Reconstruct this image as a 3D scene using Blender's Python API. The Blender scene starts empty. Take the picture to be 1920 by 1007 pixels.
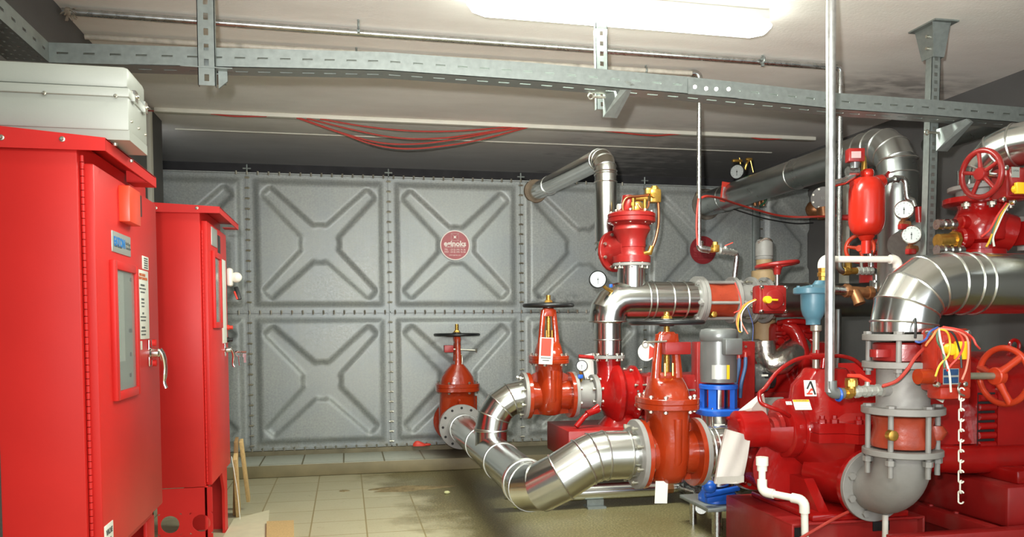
import bpy, bmesh, math, random
import numpy as np
from mathutils import Vector, Matrix
random.seed(7)
PI = math.pi
SC = bpy.context.scene
COL = SC.collection

# ------------------------------------------------------------------ camera
FPX, CYPX = 1510.3, 666.05
YAW, PITCH, ROLL = 0.20338, -0.03763, -0.00696
CAMP = Vector((0.728, -6.552, 1.106))
_f = Vector((math.sin(YAW), math.cos(YAW), 0)); _r = Vector((math.cos(YAW), -math.sin(YAW), 0)); _u = Vector((0, 0, 1))
FW = math.cos(PITCH)*_f + math.sin(PITCH)*_u
_u2 = math.cos(PITCH)*_u - math.sin(PITCH)*_f
RT = math.cos(ROLL)*_r + math.sin(ROLL)*_u2
UP = math.cos(ROLL)*_u2 - math.sin(ROLL)*_r
cd = bpy.data.cameras.new('camera'); cam = bpy.data.objects.new('camera', cd); COL.objects.link(cam)
cd.sensor_width = 36; cd.lens = FPX/1920*36; cd.shift_y = (CYPX-503.5)/1920
cd.clip_start = 0.05
cam.matrix_world = Matrix(((RT.x, UP.x, -FW.x, CAMP.x), (RT.y, UP.y, -FW.y, CAMP.y), (RT.z, UP.z, -FW.z, CAMP.z), (0, 0, 0, 1)))
SC.camera = cam

# ------------------------------------------------------------------ world, lights, exposure
w = bpy.data.worlds.new('world'); SC.world = w; w.use_nodes = True
w.node_tree.nodes['Background'].inputs[0].default_value = (0.9, 0.95, 1, 1)
w.node_tree.nodes['Background'].inputs[1].default_value = 2.4
SC.view_settings.view_transform = 'Standard'; SC.view_settings.look = 'None'
SC.view_settings.exposure = 0.25; SC.view_settings.gamma = 1.0
SC.cycles.use_denoising = True
SC.cycles.max_bounces = 8; SC.cycles.diffuse_bounces = 5; SC.cycles.glossy_bounces = 5
SC.cycles.sample_clamp_indirect = 4.0

def area(name, loc, size, size_y, power, rot, color=(1, 1, 1)):
    l = bpy.data.lights.new(name, 'AREA'); l.shape = 'RECTANGLE'; l.size = size; l.size_y = size_y; l.energy = power; l.color = color
    o = bpy.data.objects.new(name, l); COL.objects.link(o); o.location = loc; o.rotation_euler = rot; return o
TUBE_COL = (0.93, 1.0, 0.90)
LAMP_AND_FILLS = [((2.05, -2.86, 2.49), 0.02, 66), ((1.6, -4.6, 2.49), 0, 20), ((1.3, -6.9, 2.49), 0, 80)]  # first is the visible lamp; the other two are unseen, added for fill
for i, (p, rz, pw) in enumerate(LAMP_AND_FILLS):
    area('tube_and_fill_light', p, 1.42, 0.10, pw, (0, 0, rz), TUBE_COL)
# the photographer's flash, just above and left of the lens
fl = bpy.data.lights.new('camera_flash', 'SPOT'); fl.energy = 655; fl.shadow_soft_size = 0.03; fl.color = (1.0, 0.99, 0.965)
fl.spot_size = math.radians(78); fl.spot_blend = 1.0
fo_ = bpy.data.objects.new('camera_flash', fl); COL.objects.link(fo_); fo_.location = CAMP + UP*0.13 - RT*0.09
fo_.rotation_euler = (((1200-960)/FPX)*RT - ((230-CYPX)/FPX)*UP + FW).to_track_quat('-Z', 'Y').to_euler()

# ------------------------------------------------------------------ pixel helpers (photo pixel -> point on a plane of the room)
def ray(x, y): return ((x-960)/FPX)*RT - ((y-CYPX)/FPX)*UP + FW
def at(x, y, Y): d = ray(x, y); return CAMP + d*((Y-CAMP.y)/d.y)
def atX(x, y, X): d = ray(x, y); return CAMP + d*((X-CAMP.x)/d.x)
def atZ(x, y, Z): d = ray(x, y); return CAMP + d*((Z-CAMP.z)/d.z)
def mpp(p): return (Vector(p)-CAMP).dot(FW)/FPX
V = Vector

# ------------------------------------------------------------------ mesh builder
def basis(axis):
    a = V(axis).normalized()
    h = V((0, 0, 1)) if abs(a.z) < 0.9 else V((1, 0, 0))
    u = h.cross(a).normalized(); v = a.cross(u)
    return u, v, a
class MB:
    def __init__(self, M=None): self.v = []; self.f = []; self.M = M
    def _add(self, vs, fs):
        b = len(self.v)
        self.v += [(self.M @ V(p)) if self.M is not None else V(p) for p in vs]
        self.f += [tuple(i+b for i in q) for q in fs]
        return self
    def box(self, c, s, R=None, bev=0.0):
        c = V(c); hx, hy, hz = s[0]/2, s[1]/2, s[2]/2
        bm = bmesh.new(); bmesh.ops.create_cube(bm, size=1)
        for q in bm.verts: q.co = V((q.co.x*2*hx, q.co.y*2*hy, q.co.z*2*hz))
        if bev: bmesh.ops.bevel(bm, geom=list(bm.edges), offset=min(bev, 0.45*min(s)), segments=2, affect='EDGES', profile=0.5)
        bm.verts.index_update()
        vs = [((R @ q.co) if R is not None else q.co) + c for q in bm.verts]; fs = [[q.index for q in f.verts] for f in bm.faces]
        bm.free(); return self._add(vs, fs)
    def box2(self, a, b, bev=0.0):
        a, b = V(a), V(b); return self.box((a+b)/2, [abs(b[i]-a[i]) for i in range(3)], None, bev)
    def bar(self, p0, p1, wd, h, up=(0, 0, 1), bev=0.0):
        p0, p1 = V(p0), V(p1); a = (p1-p0).normalized(); u = V(up).cross(a)
        if u.length < 1e-4: u = V((1, 0, 0)).cross(a)
        u.normalize(); v = a.cross(u)
        return self.box((p0+p1)/2, ((p1-p0).length, wd, h), Matrix((a, u, v)).transposed(), bev)
    def lathe(self, o, axis, prof, n=32, closed=False):
        o = V(o); u, v, a = basis(axis); vs, fs, rows = [], [], []
        for t, r in prof:
            if r < 1e-6: rows.append([len(vs)]); vs.append(o+a*t)
            else:
                rows.append(list(range(len(vs), len(vs)+n)))
                vs += [o+a*t+(u*math.cos(2*PI*k/n)+v*math.sin(2*PI*k/n))*r for k in range(n)]
        pr = list(zip(rows, rows[1:])) + ([(rows[-1], rows[0])] if closed else [])
        for A, B in pr:
            for k in range(n):
                k2 = (k+1) % n
                if len(A) == 1 and len(B) == 1: continue
                if len(A) == 1: fs.append((A[0], B[k2], B[k]))
                elif len(B) == 1: fs.append((A[k], A[k2], B[0]))
                else: fs.append((A[k], A[k2], B[k2], B[k]))
        if not closed:
            if len(rows[0]) > 1: fs.append(tuple(reversed(rows[0])))
            if len(rows[-1]) > 1: fs.append(tuple(rows[-1]))
        return self._add(vs, fs)
    def cyl(self, p0, p1, r0, r1=None, n=24):
        p0, p1 = V(p0), V(p1); r1 = r0 if r1 is None else r1
        return self.lathe(p0, p1-p0, [(0, r0), ((p1-p0).length, r1)], n)
    def torus(self, c, axis, R, r, n=40, m=10):
        return self.lathe(c, axis, [(r*math.sin(2*PI*k/m), R+r*math.cos(2*PI*k/m)) for k in range(m)], n, True)
    def ball(self, c, r, n=20, m=12, s=(1, 1, 1)):
        M0 = self.M; c = V(c)
        T = Matrix.Translation(c) @ Matrix.Diagonal((s[0], s[1], s[2], 1))
        self.M = T if M0 is None else M0 @ T
        self.lathe((0, 0, -r), (0, 0, 1), [(r-r*math.cos(PI*k/m), r*math.sin(PI*k/m) if 0 < k < m else 0) for k in range(m+1)], n)
        self.M = M0; return self
    def sweep(self, pts, r, n=20, caps=True):
        pts = [V(p) for p in pts]; N = len(pts); R = r if hasattr(r, '__len__') else [r]*N
        dirs = [(pts[i+1]-pts[i]).normalized() for i in range(N-1)]
        u, v, a = basis(dirs[0]); vs, fs = [], []
        for i in range(N):
            if i > 0 and i < N-1:
                d0, d1 = dirs[i-1], dirs[i]; nrm = (d0+d1)
                nrm = nrm.normalized() if nrm.length > 1e-6 else d0
            else: d0 = dirs[0] if i == 0 else dirs[-1]; nrm = d0
            for k in range(n):
                q = (u*math.cos(2*PI*k/n)+v*math.sin(2*PI*k/n))*R[i]
                den = d0.dot(nrm)
                q = q - d0*(q.dot(nrm)/den) if abs(den) > .2 else q
                vs.append(pts[i]+q)
            if 0 < i < N-1:
                q = dirs[i-1].rotation_difference(dirs[i]); u = q @ u; v = q @ v
        for i in range(N-1):
            for k in range(n):
                k2 = (k+1) % n; fs.append((i*n+k, i*n+k2, (i+1)*n+k2, (i+1)*n+k))
        if caps: fs += [tuple(range(n-1, -1, -1)), tuple(range((N-1)*n, N*n))]
        return self._add(vs, fs)
    def loft(self, secs, n=32):
        """secs: (cx, cy, z, hx, hy, e) superellipse rings stacked along local z"""
        vs, fs = [], []
        for cx, cy, z, hx, hy, e in secs:
            for k in range(n):
                t = 2*PI*k/n; c, s = math.cos(t), math.sin(t)
                vs.append((cx+hx*math.copysign(abs(c)**(2/e), c), cy+hy*math.copysign(abs(s)**(2/e), s), z))
        for i in range(len(secs)-1):
            for k in range(n):
                k2 = (k+1) % n; fs.append((i*n+k, i*n+k2, (i+1)*n+k2, (i+1)*n+k))
        fs += [tuple(range(n-1, -1, -1)), tuple(range((len(secs)-1)*n, len(secs)*n))]
        return self._add(vs, fs)
    def prism(self, poly, d):
        poly = [V(p) for p in poly]; d = V(d); n = len(poly)
        fs = [tuple(range(n-1, -1, -1)), tuple(range(n, 2*n))] + [(k, (k+1) % n, (k+1) % n+n, k+n) for k in range(n)]
        return self._add(poly+[p+d for p in poly], fs)
    def plate_hole(self, c, u, v, hw, hh, holes, d, n=20):
        """flat plate (centre c, half sizes hw, hh along unit u, v; thickness vector d) with round holes (x, y, r) in one row"""
        c, u, v, d = V(c), V(u), V(v), V(d)
        xs = [-hw]+[h[0]+s*h[2]*1.25 for h in sorted(holes) for s in (-1, 1)]+[hw]
        P = lambda x, y: c+u*x+v*y
        for i in range(0, len(xs), 2):
            if xs[i+1]-xs[i] > 1e-5: self.prism([P(xs[i], -hh), P(xs[i+1], -hh), P(xs[i+1], hh), P(xs[i], hh)], d)
        for hx, hy, r in holes:
            q = r*1.25; ring, sq = [], []
            for k in range(n):
                t = 2*PI*k/n; cx, sy = math.cos(t), math.sin(t); m = max(abs(cx), abs(sy))
                ring.append((hx+r*cx, hy+r*sy)); sq.append((hx+q*cx/m, hy+q*sy/m))
            vs = [P(*p) for p in ring]+[P(*p) for p in sq]; vs += [p+d for p in vs]; fs = []
            for k in range(n):
                k2 = (k+1) % n
                fs += [(k, k2, n+k2, n+k), (2*n+k2, 2*n+k, 3*n+k, 3*n+k2), (k2, k, 2*n+k, 2*n+k2), (n+k, n+k2, 3*n+k2, 3*n+k)]
            self._add(vs, fs)
            for y0, y1 in ((-hh, hy-q), (hy+q, hh)):
                if y1-y0 > 1e-5: self.prism([P(hx-q, y0), P(hx+q, y0), P(hx+q, y1), P(hx-q, y1)], d)
        return self
    def mesh(self, name, org=V((0, 0, 0)), ang=38):
        me = bpy.data.meshes.new(name); bm = bmesh.new()
        vv = [bm.verts.new(p-org) for p in self.v]
        for q in self.f:
            try: bm.faces.new([vv[i] for i in q])
            except ValueError: pass
        bmesh.ops.recalc_face_normals(bm, faces=bm.faces)
        th = math.radians(ang)
        for f in bm.faces: f.smooth = True
        for e in bm.edges:
            if len(e.link_faces) == 2: e.smooth = e.calc_face_angle(0) < th
        bm.to_mesh(me); bm.free(); return me
    def build(self, name, m, parent=None, label=None, ang=38):
        me = self.mesh(name, org_of(parent), ang); me.materials.append(m)
        o = bpy.data.objects.new(name, me); COL.objects.link(o)
        if parent: o.parent = parent
        if label: o['label'] = label
        ORG[o.name] = org_of(parent); return o
ORG = {}
def org_of(o): return ORG[o.name] if o is not None else V((0, 0, 0))
def thing(name, loc, label, cat, group=None):
    o = bpy.data.objects.new(name, None); COL.objects.link(o); o.empty_display_size = 0.05
    o.location = loc; ORG[o.name] = V(loc); o['label'] = label; o['category'] = cat
    if group: o['group'] = group
    return o
def single(name, mb, m, label, cat, group=None, ang=38):
    """a thing that is one mesh, its origin at the base of its box"""
    lo = V([min(p[i] for p in mb.v) for i in range(3)]); hi = V([max(p[i] for p in mb.v) for i in range(3)])
    org = V(((lo.x+hi.x)/2, (lo.y+hi.y)/2, lo.z))
    me = mb.mesh(name, org, ang); me.materials.append(m)
    o = bpy.data.objects.new(name, me); COL.objects.link(o); o.location = org; ORG[o.name] = org
    o['label'] = label; o['category'] = cat
    if group: o['group'] = group
    return o
def struct(name, mb, m, ang=38):
    me = mb.mesh(name, V((0, 0, 0)), ang); me.materials.append(m)
    o = bpy.data.objects.new(name, me); COL.objects.link(o); o['kind'] = 'structure'; ORG[o.name] = V((0, 0, 0)); return o
def inst(name, me, parent, loc):
    o = bpy.data.objects.new(name, me); COL.objects.link(o); o.parent = parent; o.location = V(loc)-org_of(parent)
    ORG[o.name] = V(loc); return o
def text(body, org, X, Y, size, m, parent, name='lettering', align='CENTER', bold=0.0):
    c = bpy.data.curves.new(name, 'FONT'); c.body = body; c.size = size; c.align_x = align; c.align_y = 'CENTER'
    c.extrude = 0.0004; c.offset = bold; c.resolution_u = 2
    tmp = bpy.data.objects.new('tmp', c); me = bpy.data.meshes.new_from_object(tmp); bpy.data.objects.remove(tmp); bpy.data.curves.remove(c); me.name = name
    me.materials.clear(); me.materials.append(m); o = bpy.data.objects.new(name, me); COL.objects.link(o)
    X, Y = V(X).normalized(), V(Y).normalized(); Z = X.cross(Y)
    R = Matrix((X, Y, Z)).transposed().to_4x4(); R.translation = V(org)-org_of(parent)
    o.parent = parent; o.matrix_local = R; return o

def fillet(pts, r, n=3):
    """polyline -> polyline with each corner cut by an arc of n chords; r a number or one per corner"""
    pts = [V(p) for p in pts]; out = [pts[0]]
    for i in range(1, len(pts)-1):
        rr = r[i-1] if hasattr(r, '__len__') else r
        a = (pts[i-1]-pts[i]).normalized(); b = (pts[i+1]-pts[i]).normalized()
        ang = a.angle(b)
        if abs(ang-PI) < 1e-3: out.append(pts[i]); continue
        t = rr/math.tan(ang/2); p0 = pts[i]+a*t; p1 = pts[i]+b*t
        c = pts[i]+(a+b).normalized()*(rr/math.sin(ang/2))
        e0 = p0-c; ax = e0.cross(p1-c).normalized(); tot = e0.angle(p1-c)
        for k in range(n+1): out.append(c+Matrix.Rotation(tot*k/n, 3, ax) @ e0)
    out.append(pts[-1]); return out
def smooth(pts, k=6):
    pts = [V(p) for p in pts]; P = [2*pts[0]-pts[1]]+pts+[2*pts[-1]-pts[-2]]; out = []
    for i in range(1, len(P)-2):
        for j in range(k):
            t = j/k; a, b, c, d = P[i-1], P[i], P[i+1], P[i+2]
            out.append(0.5*(2*b+(c-a)*t+(2*a-5*b+4*c-d)*t*t+(3*b-a-3*c+d)*t*t*t))
    return out+[pts[-1]]

# ------------------------------------------------------------------ materials
def S(r, g, b): return tuple(((c/255/12.92) if c/255 <= 0.04045 else ((c/255+0.055)/1.055)**2.4) for c in (r, g, b))
def mat(name, col, rough=0.5, metal=0.0, var=0.12, scale=14, bump=0.0, bscale=60, spec=0.5, rvar=0.0, coat=0.0, dirt=None, dscale=5, damt=0.5, stretch=None):
    m = bpy.data.materials.new(name); m.use_nodes = True; nt = m.node_tree; N, L = nt.nodes, nt.links
    b = N['Principled BSDF']; b.inputs['Roughness'].default_value = rough; b.inputs['Metallic'].default_value = metal
    b.inputs['Specular IOR Level'].default_value = spec
    if coat: b.inputs['Coat Weight'].default_value = coat; b.inputs['Coat Roughness'].default_value = 0.12
    tc = N.new('ShaderNodeTexCoord'); src = tc.outputs['Object']
    if stretch:
        mp = N.new('ShaderNodeMapping'); mp.inputs['Scale'].default_value = stretch; L.new(src, mp.inputs[0]); src = mp.outputs[0]
    n1 = N.new('ShaderNodeTexNoise'); n1.inputs['Scale'].default_value = scale; n1.inputs['Detail'].default_value = 4; L.new(src, n1.inputs['Vector'])
    r = N.new('ShaderNodeValToRGB'); c = col
    r.color_ramp.elements[0].position = 0.3; r.color_ramp.elements[1].position = 0.7
    r.color_ramp.elements[0].color = (*[x*(1-var) for x in c], 1); r.color_ramp.elements[1].color = (*[min(1, x*(1+var)) for x in c], 1)
    L.new(n1.outputs['Fac'], r.inputs[0]); out = r.outputs[0]
    if dirt:
        n2 = N.new('ShaderNodeTexNoise'); n2.inputs['Scale'].default_value = dscale; n2.inputs['Detail'].default_value = 6; L.new(src, n2.inputs['Vector'])
        r2 = N.new('ShaderNodeMapRange'); r2.inputs[1].default_value = 0.5; r2.inputs[2].default_value = 0.75; r2.inputs[4].default_value = damt; L.new(n2.outputs['Fac'], r2.inputs[0])
        mx = N.new('ShaderNodeMixRGB'); mx.inputs[2].default_value = (*dirt, 1); L.new(r2.outputs[0], mx.inputs[0]); L.new(out, mx.inputs[1]); out = mx.outputs[0]
    L.new(out, b.inputs['Base Color'])
    if rvar:
        r3 = N.new('ShaderNodeMapRange'); r3.inputs[3].default_value = max(0.02, rough-rvar); r3.inputs[4].default_value = rough+rvar
        L.new(n1.outputs['Fac'], r3.inputs[0]); L.new(r3.outputs[0], b.inputs['Roughness'])
    if bump:
        n4 = N.new('ShaderNodeTexNoise'); n4.inputs['Scale'].default_value = bscale; n4.inputs['Detail'].default_value = 3; L.new(src, n4.inputs['Vector'])
        bp = N.new('ShaderNodeBump'); bp.inputs['Strength'].default_value = bump; bp.inputs['Distance'].default_value = 0.004
        L.new(n4.outputs['Fac'], bp.inputs['Height']); L.new(bp.outputs[0], b.inputs['Normal'])
    return m
def emit(name, col, s):
    m = mat(name, col, 0.4); b = m.node_tree.nodes['Principled BSDF']
    b.inputs['Emission Color'].default_value = (*col, 1); b.inputs['Emission Strength'].default_value = s; return m

M_CAB = mat('cabinet_red', S(206, 40, 36), 0.42, var=0.04, scale=6, bump=0.03, bscale=250, spec=0.3)
M_RED = mat('pump_red', S(150, 19, 17), 0.17, var=0.12, scale=9, bump=0.35, bscale=28, dirt=S(120, 40, 36), damt=0.35, dscale=8)
M_REDB = mat('device_red', S(140, 32, 29), 0.3, var=0.1, scale=16, bump=0.25, bscale=45)
M_REDD = mat('base_red', S(150, 26, 24), 0.42, var=0.12, scale=8, bump=0.2, bscale=40, dirt=S(150, 84, 76), damt=0.5, dscale=5)
M_ORG = mat('valve_orange', S(148, 46, 17), 0.18, var=0.12, scale=10, bump=0.5, bscale=34, coat=0.3)
M_ORG2 = mat('check_valve_orange', S(152, 58, 36), 0.35, var=0.15, scale=16, bump=0.3, bscale=60)
M_ORW = mat('wheel_orange', S(190, 58, 30), 0.3, var=0.06, bump=0.1)
M_CLAD = mat('aluminium_cladding', S(218, 220, 216), 0.19, 1.0, var=0.04, scale=5, rvar=0.04, bump=0.012, bscale=9)
M_CLAD2 = mat('cladding_seam', S(205, 206, 202), 0.3, 1.0, var=0.05)
M_GALP = mat('galvanised_pipe', S(196, 198, 196), 0.28, 1.0, var=0.12, scale=30, rvar=0.1, dirt=S(140, 134, 124), damt=0.3, dscale=18)
M_GALPD = mat('dark_galvanised_pipe', S(152, 156, 152), 0.3, 1.0, var=0.1, scale=12, rvar=0.08)
M_GALV = mat('galvanised_steel', S(140, 147, 143), 0.45, 0.6, var=0.1, scale=40, rvar=0.1)
M_FLG = mat('flange_grey', S(138, 135, 130), 0.5, var=0.07, scale=20, bump=0.12, bscale=70)
M_BOLT = mat('zinc_bolt', S(186, 182, 168), 0.35, 0.9, var=0.15, scale=90)
M_BRASS = mat('brass', S(196, 154, 74), 0.3, 0.85, var=0.2, scale=40, bump=0.1)
M_BRNZ = mat('bronze', S(150, 102, 66), 0.42, 0.6, var=0.2, scale=40, bump=0.2)
M_COP = mat('copper', S(190, 120, 84), 0.3, 0.9, var=0.12)
M_BLK = mat('black_iron', S(26, 27, 28), 0.35, var=0.2)
M_RUB = mat('black_rubber', S(30, 30, 32), 0.45, var=0.2)
M_DRK = mat('gap_shade', S(24, 20, 20), 0.7, var=0.2)  # near-black painted in for the shade of holes, slots and louvres
M_BLUE = mat('pump_blue', S(26, 84, 176), 0.35, var=0.1, bump=0.15)
M_AIRV = mat('air_valve_blue', S(76, 116, 132), 0.42, var=0.07, bump=0.15, bscale=50)
M_PVC = mat('white_plastic', S(232, 228, 216), 0.35, var=0.03)
M_TRUNK = mat('trunking_white', S(222, 219, 204), 0.5, var=0.04)
M_CABLE = mat('red_cable', S(170, 52, 40), 0.5, var=0.08)
M_BOX = mat('grey_enclosure', S(160, 162, 153), 0.45, var=0.03, scale=8, bump=0.03, bscale=200)
M_PAPER = mat('paper_white', S(226, 226, 214), 0.6, var=0.03)
M_PLATE = mat('plate_silver', S(176, 178, 170), 0.35, 0.4, var=0.04)
M_BLKPL = mat('plate_black', S(34, 34, 34), 0.45, var=0.1)
M_INK = mat('ink_dark', S(92, 94, 92), 0.6, var=0.05)
M_INKG = mat('ink_grey', S(176, 178, 170), 0.6, var=0.05)
M_INKB = mat('ink_blue', S(34, 120, 190), 0.5, var=0.05)
M_INKO = mat('ink_orange', S(196, 104, 60), 0.6, var=0.05)
M_INKW = mat('ink_white', S(226, 214, 204), 0.6, var=0.05)
M_LOGO = mat('sticker_red', S(158, 64, 66), 0.45, var=0.08, scale=30)
M_LOGO2 = mat('sticker_red_shaded', S(132, 30, 36), 0.45, var=0.08, scale=30)  # darker copy of the sticker red, shadow put into the colour
M_STROBE = mat('orange_plastic', S(232, 74, 44), 0.35, var=0.04)
M_CHROME = mat('chrome', S(225, 225, 222), 0.12, 1.0, var=0.04)
M_STEEL = mat('stainless', S(205, 204, 198), 0.2, 1.0, var=0.06, scale=6)
M_MOTG = mat('motor_grey', S(112, 114, 112), 0.32, 0.35, var=0.1, scale=12)
M_BRN = mat('brown_lagging', S(158, 132, 96), 0.6, var=0.1, scale=20, bump=0.15)
M_FOIL = mat('foil', S(205, 200, 190), 0.25, 0.95, var=0.15, scale=20, bump=1.0, bscale=26)
M_YEL = mat('yellow_plastic', S(238, 190, 36), 0.4, var=0.04)
M_WOOD = mat('timber', S(196, 164, 112), 0.6, var=0.14, scale=10, stretch=(12, 12, 1), bump=0.1)
M_WOODD = mat('timber_brown', S(150, 116, 76), 0.6, var=0.14, scale=10, stretch=(12, 12, 1), bump=0.1)
M_DIRT = mat('dirt', S(122, 106, 74), 0.9, var=0.2, scale=40, bump=0.8, bscale=60)
M_DIAL = mat('dial_white', S(172, 177, 175), 0.4, var=0.02)
M_TAGR = mat('tag_red', S(216, 62, 44), 0.5, var=0.04)
M_TAGP = mat('tag_pink', S(186, 150, 148), 0.5, var=0.06)
M_SHEET = mat('plastic_sheet', S(192, 184, 176), 0.35, var=0.05, scale=12, bump=0.4, bscale=14)
M_LAMP = emit('lamp_diffuser', (0.95, 1.0, 0.92), 14.0)
M_LBODY = mat('lamp_body', S(205, 205, 196), 0.5, var=0.03)
WIRES = {k: mat('wire_'+k, c, 0.45, var=0.05) for k, c in dict(yellow=S(226, 176, 50), white=S(226, 220, 206), red=S(214, 70, 60), pink=S(232, 140, 120), green=S(84, 112, 84), black=S(40, 40, 40), blue=S(60, 84, 150), orange=S(222, 130, 70)).items()}
def glass():
    m = bpy.data.materials.new('window_glass'); m.use_nodes = True; b = m.node_tree.nodes['Principled BSDF']
    b.inputs['Base Color'].default_value = (0.75, 0.8, 0.76, 1); b.inputs['Roughness'].default_value = 0.08
    b.inputs['Transmission Weight'].default_value = 0.85; b.inputs['IOR'].default_value = 1.2; return m
M_GLASS = glass()

def nodes_of(name):
    m = bpy.data.materials.new(name); m.use_nodes = True
    return m, m.node_tree.nodes, m.node_tree.links
def math_n(N, L, op, a, b=None, c=None):
    n = N.new('ShaderNodeMath'); n.operation = op
    for i, q in enumerate((a, b, c)):
        if q is None: continue
        if hasattr(q, 'is_linked') or hasattr(q, 'links'): L.new(q, n.inputs[i])
        else: n.inputs[i].default_value = q
    return n.outputs[0]
def mixc(N, L, f, a, b):
    n = N.new('ShaderNodeMixRGB')
    for i, q in enumerate((f, a, b)):
        if hasattr(q, 'links'): L.new(q, n.inputs[i])
        elif i == 0: n.inputs[0].default_value = q
        else: n.inputs[i].default_value = (*q, 1)
    return n.outputs[0]
def noise(N, L, vec, scale, detail=4, rough=0.55):
    n = N.new('ShaderNodeTexNoise'); n.inputs['Scale'].default_value = scale; n.inputs['Detail'].default_value = detail; n.inputs['Roughness'].default_value = rough
    L.new(vec, n.inputs['Vector']); return n.outputs['Fac']
def mr(N, L, v, a, b, c=0.0, d=1.0):
    n = N.new('ShaderNodeMapRange'); L.new(v, n.inputs[0])
    for i, q in enumerate((a, b, c, d)): n.inputs[i+1].default_value = q
    return n.outputs[0]
def tank_mat():
    m, N, L = nodes_of('galvanised_panel'); b = N['Principled BSDF']
    g = N.new('ShaderNodeNewGeometry').outputs['Position']; sp = N.new('ShaderNodeSeparateXYZ'); L.new(g, sp.inputs[0])
    n1 = noise(N, L, g, 70, 3, 0.6); n2 = noise(N, L, g, 2.2, 5); n3 = noise(N, L, g, 14, 6, 0.7)
    mp = N.new('ShaderNodeMapping'); mp.inputs['Scale'].default_value = (60, 1, 1.5); L.new(g, mp.inputs[0]); n4 = noise(N, L, mp.outputs[0], 1.0, 3)
    col = mixc(N, L, mr(N, L, n1, 0.35, 0.68), S(133, 136, 133), S(156, 159, 153))
    col = mixc(N, L, mr(N, L, n2, 0.45, 0.72, 0, 0.55), col, S(126, 134, 140))
    col = mixc(N, L, mr(N, L, n4, 0.5, 0.75, 0, 0.25), col, S(160, 166, 166))
    # grimy smudges over a seam right of the middle, and splashed mortar along the foot
    dx = math_n(N, L, 'ABSOLUTE', math_n(N, L, 'SUBTRACT', sp.outputs[0], 2.45)); dz = math_n(N, L, 'ABSOLUTE', math_n(N, L, 'SUBTRACT', sp.outputs[2], 1.30))
    sm = math_n(N, L, 'MULTIPLY', mr(N, L, dx, 0.1, 0.42, 1, 0), mr(N, L, dz, 0.02, 0.11, 1, 0))
    sm = math_n(N, L, 'MULTIPLY', sm, mr(N, L, n3, 0.42, 0.62))
    col = mixc(N, L, math_n(N, L, 'MULTIPLY', sm, 0.75), col, S(70, 72, 74))
    ft = math_n(N, L, 'MULTIPLY', mr(N, L, sp.outputs[2], 0.135, 0.24, 1, 0), mr(N, L, n3, 0.45, 0.6))
    col = mixc(N, L, math_n(N, L, 'MULTIPLY', ft, 0.7), col, S(120, 116, 100))
    L.new(col, b.inputs['Base Color']); b.inputs['Metallic'].default_value = 0.2
    L.new(mr(N, L, n1, 0.3, 0.7, 0.38, 0.55), b.inputs['Roughness']); return m
M_TANK = tank_mat()
def floor_mat():
    m, N, L = nodes_of('terrazzo_tiles'); b = N['Principled BSDF']
    g = N.new('ShaderNodeNewGeometry').outputs['Position']; sp = N.new('ShaderNodeSeparateXYZ'); L.new(g, sp.inputs[0])
    br = N.new('ShaderNodeTexBrick'); br.offset = 0.0; br.inputs['Scale'].default_value = 1.0; br.inputs['Brick Width'].default_value = 0.3; br.inputs['Row Height'].default_value = 0.3
    br.inputs['Mortar Size'].default_value = 0.005; br.inputs['Mortar Smooth'].default_value = 0.4; br.inputs['Bias'].default_value = 0
    br.inputs['Color1'].default_value = (*S(180, 172, 142), 1); br.inputs['Color2'].default_value = (*S(172, 164, 134), 1); br.inputs['Mortar'].default_value = (*S(140, 124, 84), 1)
    mp = N.new('ShaderNodeMapping'); mp.inputs['Location'].default_value = (0.075, 0.12, 0); L.new(g, mp.inputs[0]); L.new(mp.outputs[0], br.inputs['Vector'])
    n1 = noise(N, L, g, 3.2, 6); n2 = noise(N, L, g, 90, 3); n3 = noise(N, L, g, 9, 6, 0.7)
    col = mixc(N, L, mr(N, L, n1, 0.45, 0.8, 0, 0.35), br.outputs['Color'], S(160, 146, 108))
    col = mixc(N, L, mr(N, L, n3, 0.62, 0.74, 0, 0.6), col, S(118, 104, 72))
    col = mixc(N, L, mr(N, L, n2, 0.55, 0.7, 0, 0.25), col, S(120, 112, 84))
    # wet, unwashed half of the floor under the pipes
    edge = math_n(N, L, 'ADD', sp.outputs[0], math_n(N, L, 'MULTIPLY_ADD', n1, 0.9, -0.45))
    edge = math_n(N, L, 'ADD', edge, math_n(N, L, 'MULTIPLY', sp.outputs[1], 0.16))
    wet = mr(N, L, edge, 0.72, 1.0)
    wcol = mixc(N, L, mr(N, L, n2, 0.45, 0.66), S(102, 95, 62), S(148, 138, 100))
    wcol = mixc(N, L, mr(N, L, n1, 0.5, 0.7, 0, 0.5), wcol, S(106, 92, 60))
    col = mixc(N, L, wet, col, wcol); L.new(col, b.inputs['Base Color'])
    L.new(mr(N, L, wet, 0, 1, 0.55, 0.36), b.inputs['Roughness'])
    bp = N.new('ShaderNodeBump'); bp.inputs['Strength'].default_value = 0.25; bp.inputs['Distance'].default_value = 0.004; L.new(n3, bp.inputs['Height']); L.new(bp.outputs[0], b.inputs['Normal'])
    return m
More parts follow.
